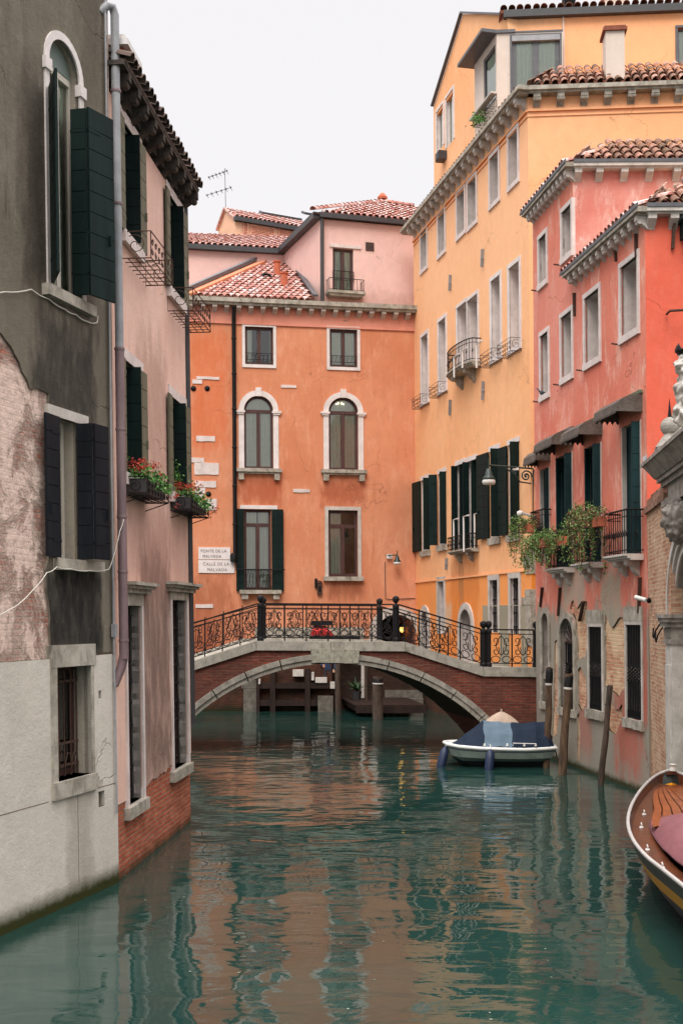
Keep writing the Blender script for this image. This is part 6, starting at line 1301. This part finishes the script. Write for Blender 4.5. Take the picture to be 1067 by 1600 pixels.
# ================================================================== person on the far quay, glimpsed under the arch
def person(loc, label, jacket, trousers, hair, skin):
    t = thing('person', loc, label, 'person'); J = {}
    V = [(0, 0, .95), (0, 0, 1.12), (0, 0, 1.32), (0, 0, 1.46), (0, -.02, 1.54), (0, -.03, 1.63), (0, -.02, 1.72),
         (.1, 0, .9), (.11, -.01, .5), (.11, .02, .09), (.12, -.12, .04), (-.1, 0, .9), (-.12, -.05, .5), (-.12, .04, .09), (-.13, -.1, .04),
         (.19, 0, 1.42), (.27, .0, 1.16), (.24, -.16, .98), (.22, -.24, .93), (-.19, 0, 1.42), (-.28, .0, 1.16), (-.2, -.2, 1.08), (-.14, -.28, 1.1)]
    E = [(0, 1), (1, 2), (2, 3), (3, 4), (4, 5), (5, 6), (0, 7), (7, 8), (8, 9), (9, 10), (0, 11), (11, 12), (12, 13), (13, 14), (3, 15), (15, 16), (16, 17), (17, 18), (3, 19), (19, 20), (20, 21), (21, 22)]
    Rd = [.15, .14, .16, .11, .055, .095, .08, .1, .065, .045, .04, .1, .065, .045, .04, .07, .05, .036, .03, .07, .05, .036, .03]
    me = bpy.data.meshes.new('body'); me.from_pydata(V, E, []); o = bpy.data.objects.new('body', me); sc.collection.objects.link(o); o.parent = t
    md = o.modifiers.new('skin', 'SKIN'); 
    for i, r in enumerate(Rd): me.skin_vertices[0].data[i].radius = (r, r*.8)
    me.skin_vertices[0].data[0].use_root = True; md.use_smooth_shade = True; s2 = o.modifiers.new('sub', 'SUBSURF'); s2.levels = s2.render_levels = 2
    n = NT('clothed_body'); z = n.sep(n.uv('Object'))[2]; c = n.mix(n.ramp(z, .93, .95), trousers, jacket); c = n.mix(n.ramp(z, 1.49, 1.5), c, skin); n.done(c, .8); me.materials.append(n.mat)
    h = MB(WORLD); L = Vector(loc); h.lathe(L+Vector((0, .01, 1.62)), [(.1, 0), (.112, .07), (.1, .14), (.06, .18), (0, .195)], 12); h.build('hair', plain('dark_hair', hair, .7), t, smooth=True)
    for s in (1, -1):
        hd = MB(WORLD); c0 = L+Vector((.22 if s > 0 else -.14, -.26 if s > 0 else -.3, .91 if s > 0 else 1.1)); hd.lathe(c0, [(0, -.035), (.03, -.02), (.034, .01), (0, .04)], 8)
        for k in range(5): hd.tube([c0+Vector((-.03+.015*k, 0, -.01)), c0+Vector((-.032+.016*k, -.03, -.04)), c0+Vector((-.03+.015*k, -.035, -.065-.008*(k % 3)))], .008, 5)
        hd.build('hand', plain('skin', skin, .6), t, smooth=True)
    return t
person((-.5, 41.95, 2.0-1.42), 'person in a navy jacket standing on the landing behind the bridge arch', S(40, 52, 78), S(50, 48, 52), (.03, .02, .015, 1), S(196, 150, 124))
b = MB(WORLD); b.box(-.85, -.3, 41.55, 41.9, -.6, .57); props(b.build('landing_block', M['shade_stone'], None, loc=(-.5, 41.7, 0)), 'low stone landing block at the foot of the canal wall', 'landing')
# ================================================================== BOATS
def bezier(p, t):
    p = [Vector(q) for q in p]
    while len(p) > 1: p = [p[i]*(1-t)+p[i+1]*t for i in range(len(p)-1)]
    return p[0]
# --- small white boat with blue cover
Yb = 26.6; sB = CF/Yb; bx = lambda px: (px-CX)/sB; bzz = lambda py: CH-(py-HY)/sB
t = thing('motorboat', (bx(780), Yb, 0), 'small white motorboat under a blue canvas cover moored by the bridge end', 'boat')
HF = Frame((bx(780), Yb, 0), Vector((1, -.06, 0)).normalized(), Vector((-.06, -1, 0)).normalized())
Lh = (872-700)/sB/2
prof = [(-1.0, .02, 1.06, .0), (-.93, .3, 1.02, .0), (-.75, .55, .98, .0), (-.4, .66, .93, 0), (0, .68, .9, 0), (.42, .66, .88, 0), (.75, .56, .9, 0), (.97, .46, .93, 0)]
zg = bzz(1163); zk_ = -.12
hu = lambda f: f*Lh
rows_s = []
for f, hw, zz, _ in prof:
    g = zg*zz; keel = zk_ if f > -.9 else .25; keel = zk_+max(0, (-f-.6))*1.0
    x = hu(f)+(0 if f > -.5 else 0); xb = hu(f)*(.96 if f > 0 else .9)
    if f > .9: xb = hu(f)*.86
    P = [(x, hw, g), (x, hw*1.0, g-.05), (x*.995, hw*.99, g-.07), ((x+xb)/2, hw*.9, g*.5), (xb, hw*.72, .14 if keel < .1 else keel+.03), (xb, hw*.35, keel-.02 if keel < .2 else keel), (xb, 0, keel-.05)]
    P = [(a, c, max(d, keel-.06)) for a, c, d in P]; rows_s.append(P+[(a, -c, d) for a, c, d in P[::-1][1:]])
b = MB(HF); n0 = len(rows_s[0])
for a in range(len(rows_s)-1):
    for j in range(n0-1):
        m_ = 1 if j in (4, 5, 6, 7) else (2 if j in (1, n0-3) else 0); b.face([rows_s[a][j], rows_s[a][j+1], rows_s[a+1][j+1], rows_s[a+1][j]], m_)
b.face(rows_s[-1], 0); b.face(rows_s[0][::-1], 0)
b.build('hull', [plain('white_gelcoat', S(132, 144, 136), .4, .2), plain('dark_antifouling', S(26, 30, 34), .6), plain('navy_stripe', S(28, 40, 66), .5)], t)
b = MB(HF)
for s in (1, -1): b.tube([(r[0][0], r[0][1]*s+.0, r[0][2]+.01) for r in rows_s], .042, 8)
b.tube([(rows_s[-1][0][0], rows_s[-1][0][1]*k/4, rows_s[-1][0][2]+.01) for k in range(-4, 5)], .04, 8); b.build('rubbing_strake', plain('white_rubber', S(214, 214, 210), .5, .06), t, smooth=True)
b = MB(HF); dk = [[(r[0][0], r[0][1]*k/3*.97, r[0][2]+.02) for k in range(-3, 4)] for r in rows_s]; b.grid(dk); b.build('deck', plain('white_deck', S(200, 202, 198), .4, .1), t)
# cover: tent with ridge
zc0 = zg*.97+.03; zr = bzz(1126); cr = []
fs = [(-.86, 0.0, .16), (-.6, .45, .4), (-.30, 1, .56), (-.02, .97, .62), (.25, .94, .63), (.62, .96, .6), (.84, .97, .52), (.93, .35, .45)]
for k, (f, hh, hw) in enumerate(fs):
    row = []
    for j in range(17):
        s = -1+2*j/16; zz = zc0+(zr-zc0)*hh*(1-abs(s)**2.4*1.0)*1.0; zz = zc0+(zr-zc0)*hh*(max(0, 1-abs(s)**1.7))
        zz += .012*math.sin(j*2.1+k*1.7)*(1 if 0 < hh else 0); row.append((hu(f)+.015*math.sin(j*1.3+k), hw*s*1.02, zz))
    cr.append(row)
# resample lengthwise for folds
def lerp_rows(rows, m):
    out = []
    for a in range(len(rows)-1):
        for j in range(m):
            t_ = j/m; out.append([tuple(p[i]+(q[i]-p[i])*t_+(0 if i != 2 else -.018*math.sin(math.pi*t_)) for i in range(3)) for p, q in zip(rows[a], rows[a+1])])
    out.append(rows[-1]); return out
CR = lerp_rows(cr, 5); b = MB(HF); nn = len(CR)
for a in range(nn-1):
    u = CR[a][8][0]; pale = hu(-.31) < u < hu(.2)
    for j in range(16):
        b.face([tuple(c_+(.007*mnoise.noise(Vector(p_)*7) if i == 2 else 0) for i, c_ in enumerate(p_)) for p_ in (CR[a][j], CR[a][j+1], CR[a+1][j+1], CR[a+1][j])], 1 if (pale and j > 2) else 0)
b.build('canvas_cover', [plain('navy_canvas', S(20, 34, 52), .75, .2, .2, 4, bump=.008), plain('faded_blue_canvas', S(92, 110, 124), .8, .2, .2, 4, bump=.008)], t, smooth=True)
b = MB(HF)
for f, s_ in ((-.3, 1), (.1, 1), (.4, 1), (.6, 1)): b.lathe((hu(f), .62, zg+.03), [(.03, 0), (.02, .05), (0, .06)], 6)
b.tube([(hu(.2), .66, zg+.04), (hu(.2), .66, zg+.1), (hu(.6), .66, zg+.09), (hu(.6), .66, zg+.04)], .009, 5); b.build('deck_fittings', M['lamp_white'], t)
for lab, f, ang in (('blue boat fender hanging off the bow of the covered white motorboat', -.97, .28), ('blue boat fender hanging amidships on the covered white motorboat', -.2, .12)):
    p0 = HF.pt(hu(f), .62 if f > -.5 else .12, zg+.02); q = thing('fender', p0, lab, 'fender', 'blue fenders of the motorboat')
    d = Vector((-ang, -.25, -1)).normalized(); ln = .62; b = MB(WORLD); c0 = p0+d*.05+Vector((0, -.1, 0)); b.lathe(c0, [(.0, 0), (.04, .02), (.09, .1), (.105, .2), (.105, ln-.14), (.08, ln-.03), (0, ln)], 12, axis=d); b.build('body', plain('blue_rubber', S(24, 38, 66), .5, .15), q, smooth=True)
    b = MB(WORLD); b.tube([p0+Vector((0, .08, .03)), p0+Vector((0, -.06, .02)), c0], .012, 5); b.build('rope', M['cable'], q)
b = MB(WORLD); a_, c_ = HF.pt(hu(.97), .2, zg), Vector(wat(880, 25.0))+Vector((0, 0, .35)); b.tube([a_+(c_-a_)*f+Vector((0, 0, -.25*math.sin(math.pi*f))) for f in [k/8 for k in range(9)]], .014, 5); props(b.build('mooring_rope', M['iron'], None, loc=tuple(a_)), 'dark mooring rope from the white motorboat to the tall post', 'rope')
# beige tarpaulin over a second small boat behind
t = thing('covered_boat', (bx(785), 28.1, 0), 'peaked beige tarpaulin over a small boat behind the blue-covered one', 'boat')
c = Vector(((783-CX)/CF*28.2, 28.2, 0)); pk = CH-(1111-HY)/CF*28.2; b = MB(WORLD); rows = []
for k in range(9):
    f = k/8; rr = 1.0*f; rows.append([c+Vector((rr*.95*math.cos(a), rr*.5*math.sin(a), pk*(1-f)**1.15*.3+pk*.7*(1-f**2.4)+.03*math.sin(a*5)*f)) for a in [6.283*j/20 for j in range(20)]])
b.grid(rows, close=True); b.lathe(c+Vector((0, 0, pk-.03)), [(.03, 0), (.02, .04), (.03, .06), (0, .08)], 8); b.build('tarpaulin', plain('beige_canvas', S(180, 158, 140), .85, .2, .2, 5, bump=.01), t, smooth=True)
b = MB(WORLD); b.lathe(c-Vector((0, 0, .15)), [(.6, 0), (.95, .3), (.98, .4), (.9, .4)], 20); b.build('hull', M['shutter_black'], t)
# --- varnished wooden boat, right foreground
t = thing('wooden_boat', (4.7, 14, 0), 'varnished wooden boat with yellow stripe and mauve cover, bottom right', 'boat')
bow = P3(1047, 1204, 18.0); zb = bow.z
def gun(px, py, z): Y = (CH-z)*CF/(py-HY); return Vector(((px-CX)/CF*Y, Y, z))
port = [bow, gun(1025, 1211, .93), gun(1003, 1231, .88), gun(986, 1257, .83), gun(979, 1283, .78), gun(985, 1310, .74), gun(1006, 1338, .71), gun(1036, 1361, .7), gun(1067, 1386, .7)]
d_ = (port[-1]-port[-2]).normalized(); port += [port[-1]+d_*1.2, port[-1]+d_*3.0+Vector((.1, 0, 0)), port[-1]+d_*5.0+Vector((.5, 0, .05))]
# smooth the curve
def smooth(P, it=2):
    for _ in range(it): 
        Q = [P[0]]
        for a, c in zip(P, P[1:]): Q += [a*.75+c*.25, a*.25+c*.75]
        P = Q+[P[-1]]
    return P
port = smooth(port, 2)
axb = Vector((bow.x, bow.y, 0)); axd = (Vector((4.35, 8, 0))-axb).normalized(); nrm = Vector((axd.y, -axd.x, 0))
if nrm.x < 0: nrm = -nrm
def mirror(P): q = Vector((P.x, P.y, 0))-axb; s = q.dot(nrm); return P-nrm*2*s
stbd = [mirror(P) for P in port]; np_ = len(port)
def mid(P): return (P+mirror(P))/2
hull = []
for i, P in enumerate(port):
    c = mid(P); o_ = P-c; L = o_.length; k = min(1, i/9)
    rake = axd*(1-k)*.5
    def sec(f, z, rk=0): q = c+o_*f; return Vector((q.x, q.y, z))+rake*rk
    G = P.z; row = [P, sec(1.0, G-.045, .02), sec(.985, G-.05, .05), sec(.96, G-.17, .2), sec(.96, G-.175, .2), sec(.9, G-.34, .4), sec(.86, G-.36, .42), sec(.75, .12, .8), sec(.66, -.02, 1.0), sec(.0, -.3, 1.4)]
    hull.append(row)
VW = wood('varnished_mahogany', S(160, 84, 38), S(120, 60, 28), .32, axis=(1, 1, 1), sc_=5, spec=.6); VD = wood('dark_varnished_wood', S(104, 56, 32), S(70, 38, 25), .3, sc_=8, spec=.6)
YP = plain('yellow_hull_stripe', S(226, 158, 28), .35, .15); GH = plain('dark_grey_hull_paint', S(74, 76, 82), .4, .2); BK = plain('black_green_strake', S(54, 62, 58), .5, .25)
b = MB(WORLD)
for i in range(np_-1):
    for j in range(9):
        m_ = {0: 3, 1: 3, 2: 1, 3: 1, 4: 0, 5: 0}.get(j, 2)
        q = [hull[i][j], hull[i][j+1], hull[i+1][j+1], hull[i+1][j]]; b.face(q, m_); b.face([mirror(p_) for p_ in q][::-1], m_)
b.build('hull', [YP, BK, GH, BK], t, smooth=False)
b = MB(WORLD); b.tube([p_+Vector((0, 0, .01)) for p_ in port], .024, 8); b.tube([p_+Vector((0, 0, .01)) for p_ in stbd], .024, 8); b.build('gunwale', plain('pale_rubbing_band', S(176, 170, 166), .5, .15), t, smooth=True)
# inner side, side deck, fore deck
def ins(P, a, dz): c = mid(P); L = (c-P).length; return P+(c-P).normalized()*min(a, L) + Vector((0, 0, dz)) if L > 1e-4 else P+Vector((0, 0, dz))
b = MB(WORLD)
for side in (lambda p_: p_, mirror):
    rows = [[side(ins(P, .03, 0)) for P in port], [side(ins(P, .06, -.14)) for P in port]]; b.grid(rows)
b.build('inner_strake', VD, t)
b = MB(WORLD)
for side in (lambda p_: p_, mirror):
    rows = [[side(ins(P, .05, -.1)) for P in port[6:]], [side(ins(P, .36, -.13)) for P in port[6:]]]; b.grid(rows)
b.build('side_deck', VD, t)
STN = [((Vector((q_.x, q_.y, 0))-axb).dot(axd), (q_-mid(q_)).length, q_.z) for q_ in port]
def hwat(st):
    for a, c in zip(STN, STN[1:]):
        if a[0] <= st <= c[0]: return a[1]+(c[1]-a[1])*(st-a[0])/max(1e-6, c[0]-a[0])
    return STN[0][1] if st < STN[0][0] else STN[-1][1]
fd = 0; apex = bow+axd*.25
for k in range(12):                                                    # fan of fore deck planks
    f0, f1 = -1+2*k/12+.012, -1+2*(k+1)/12-.012; b = MB(WORLD); rows = []
    for j in range(9):
        s = j/8; st = .06+s*3.46; Pm = axb+axd*st; hw = max(.05, hwat(st)-.26*min(1, s*1.6)-.03)
        zz = .84-.05*s; cr_ = .1*(1)*s
        rows.append([Vector((Pm.x, Pm.y, zz+cr_*(1-f*f)-.04))-nrm*f*hw*-1 for f in (f0, (f0+f1)/2, f1)])
    b.grid(rows); b.build('deck_plank', VW, t)
b = MB(WORLD); rows = []
for j in range(9):
    s = j/8; st = .03+s*3.37; Pm = axb+axd*st; hw = max(.08, hwat(st)-.02-.28*min(1, s*1.6))
    rows.append([Vector((Pm.x, Pm.y, .72-.03*s))+nrm*f*hw for f in (-1, 0, 1)])
b.grid(rows); b.build('deck_base', VD, t)
b = MB(WORLD); e = bow+axd*.16; b.beam(ins(port[3], .0, .0), ins(stbd[3], .0, 0), .2, .05); b.lathe(e+Vector((0, 0, .02)), [(.05, 0), (.04, .06), (.06, .1), (0, .11)], 10, 1); b.build('breasthook', [VD, M['lamp_white']], t)
# mauve cover
CVR = plain('mauve_canvas', S(134, 86, 90), .8, .2, .2, 3, bump=.015); b = MB(WORLD); rows = []
s0_, s1_ = 2.55, 9.5
for i in range(41):
    s = s0_+(s1_-s0_)*i/40; Pm = axb+axd*s; hw = hwat(s)-.34; row = []
    for j in range(25):
        f = -1+2*j/24; lead = (1-abs(f))*0.0; a_ = min(1, (s-s0_)/1.4); z = .68+.42*a_*(1-abs(f)**2.2)**.8 if abs(f) < 1 else .66
        z += .03*mnoise.noise(Vector((f*2.2, s*1.6, 3)))*a_ + .016*math.sin(f*9+s*5)*a_*(1-abs(f)); xs = -.75*abs(f)**1.2+.0*(1-f*f) if i == 0 else -.75*abs(f)**1.2*(max(0, 1-i/8))
        row.append(Vector((Pm.x, Pm.y, z))+axd*(xs*-1 if 0 else -xs*-.0)+nrm*f*hw+axd*(.6*f*(1-i/12) if i < 12 else 0))
    rows.append(row)
b.grid(rows); b.build('canvas_cover', CVR, t, smooth=True)
b = MB(WORLD); b.tube([r_[0]+Vector((0, 0, .01)) for r_ in rows], .014, 5); b.tube([p_+Vector((0, 0, .012)) for p_ in rows[0]], .012, 5); b.build('cover_hem', plain('dark_plum_hem', S(96, 54, 62), .7), t)
for st in (2.35, 3.25, 4.3, 5.3):
    idx = min(range(len(port)), key=lambda k: abs((Vector((port[k].x, port[k].y, 0))-axb).dot(axd)-st)); P = ins(port[idx], .17, -.11); b = MB(WORLD); b.lathe(P, [(.03, 0), (.026, .012), (.01, .018), (.01, .045)], 10); b.tube([P+Vector((-.01, -.05, .05)), P+Vector((0, 0, .045)), P+Vector((.01, .05, .05))], .009, 6); b.build('mooring_cleat', M['lamp_white'], t, smooth=True)
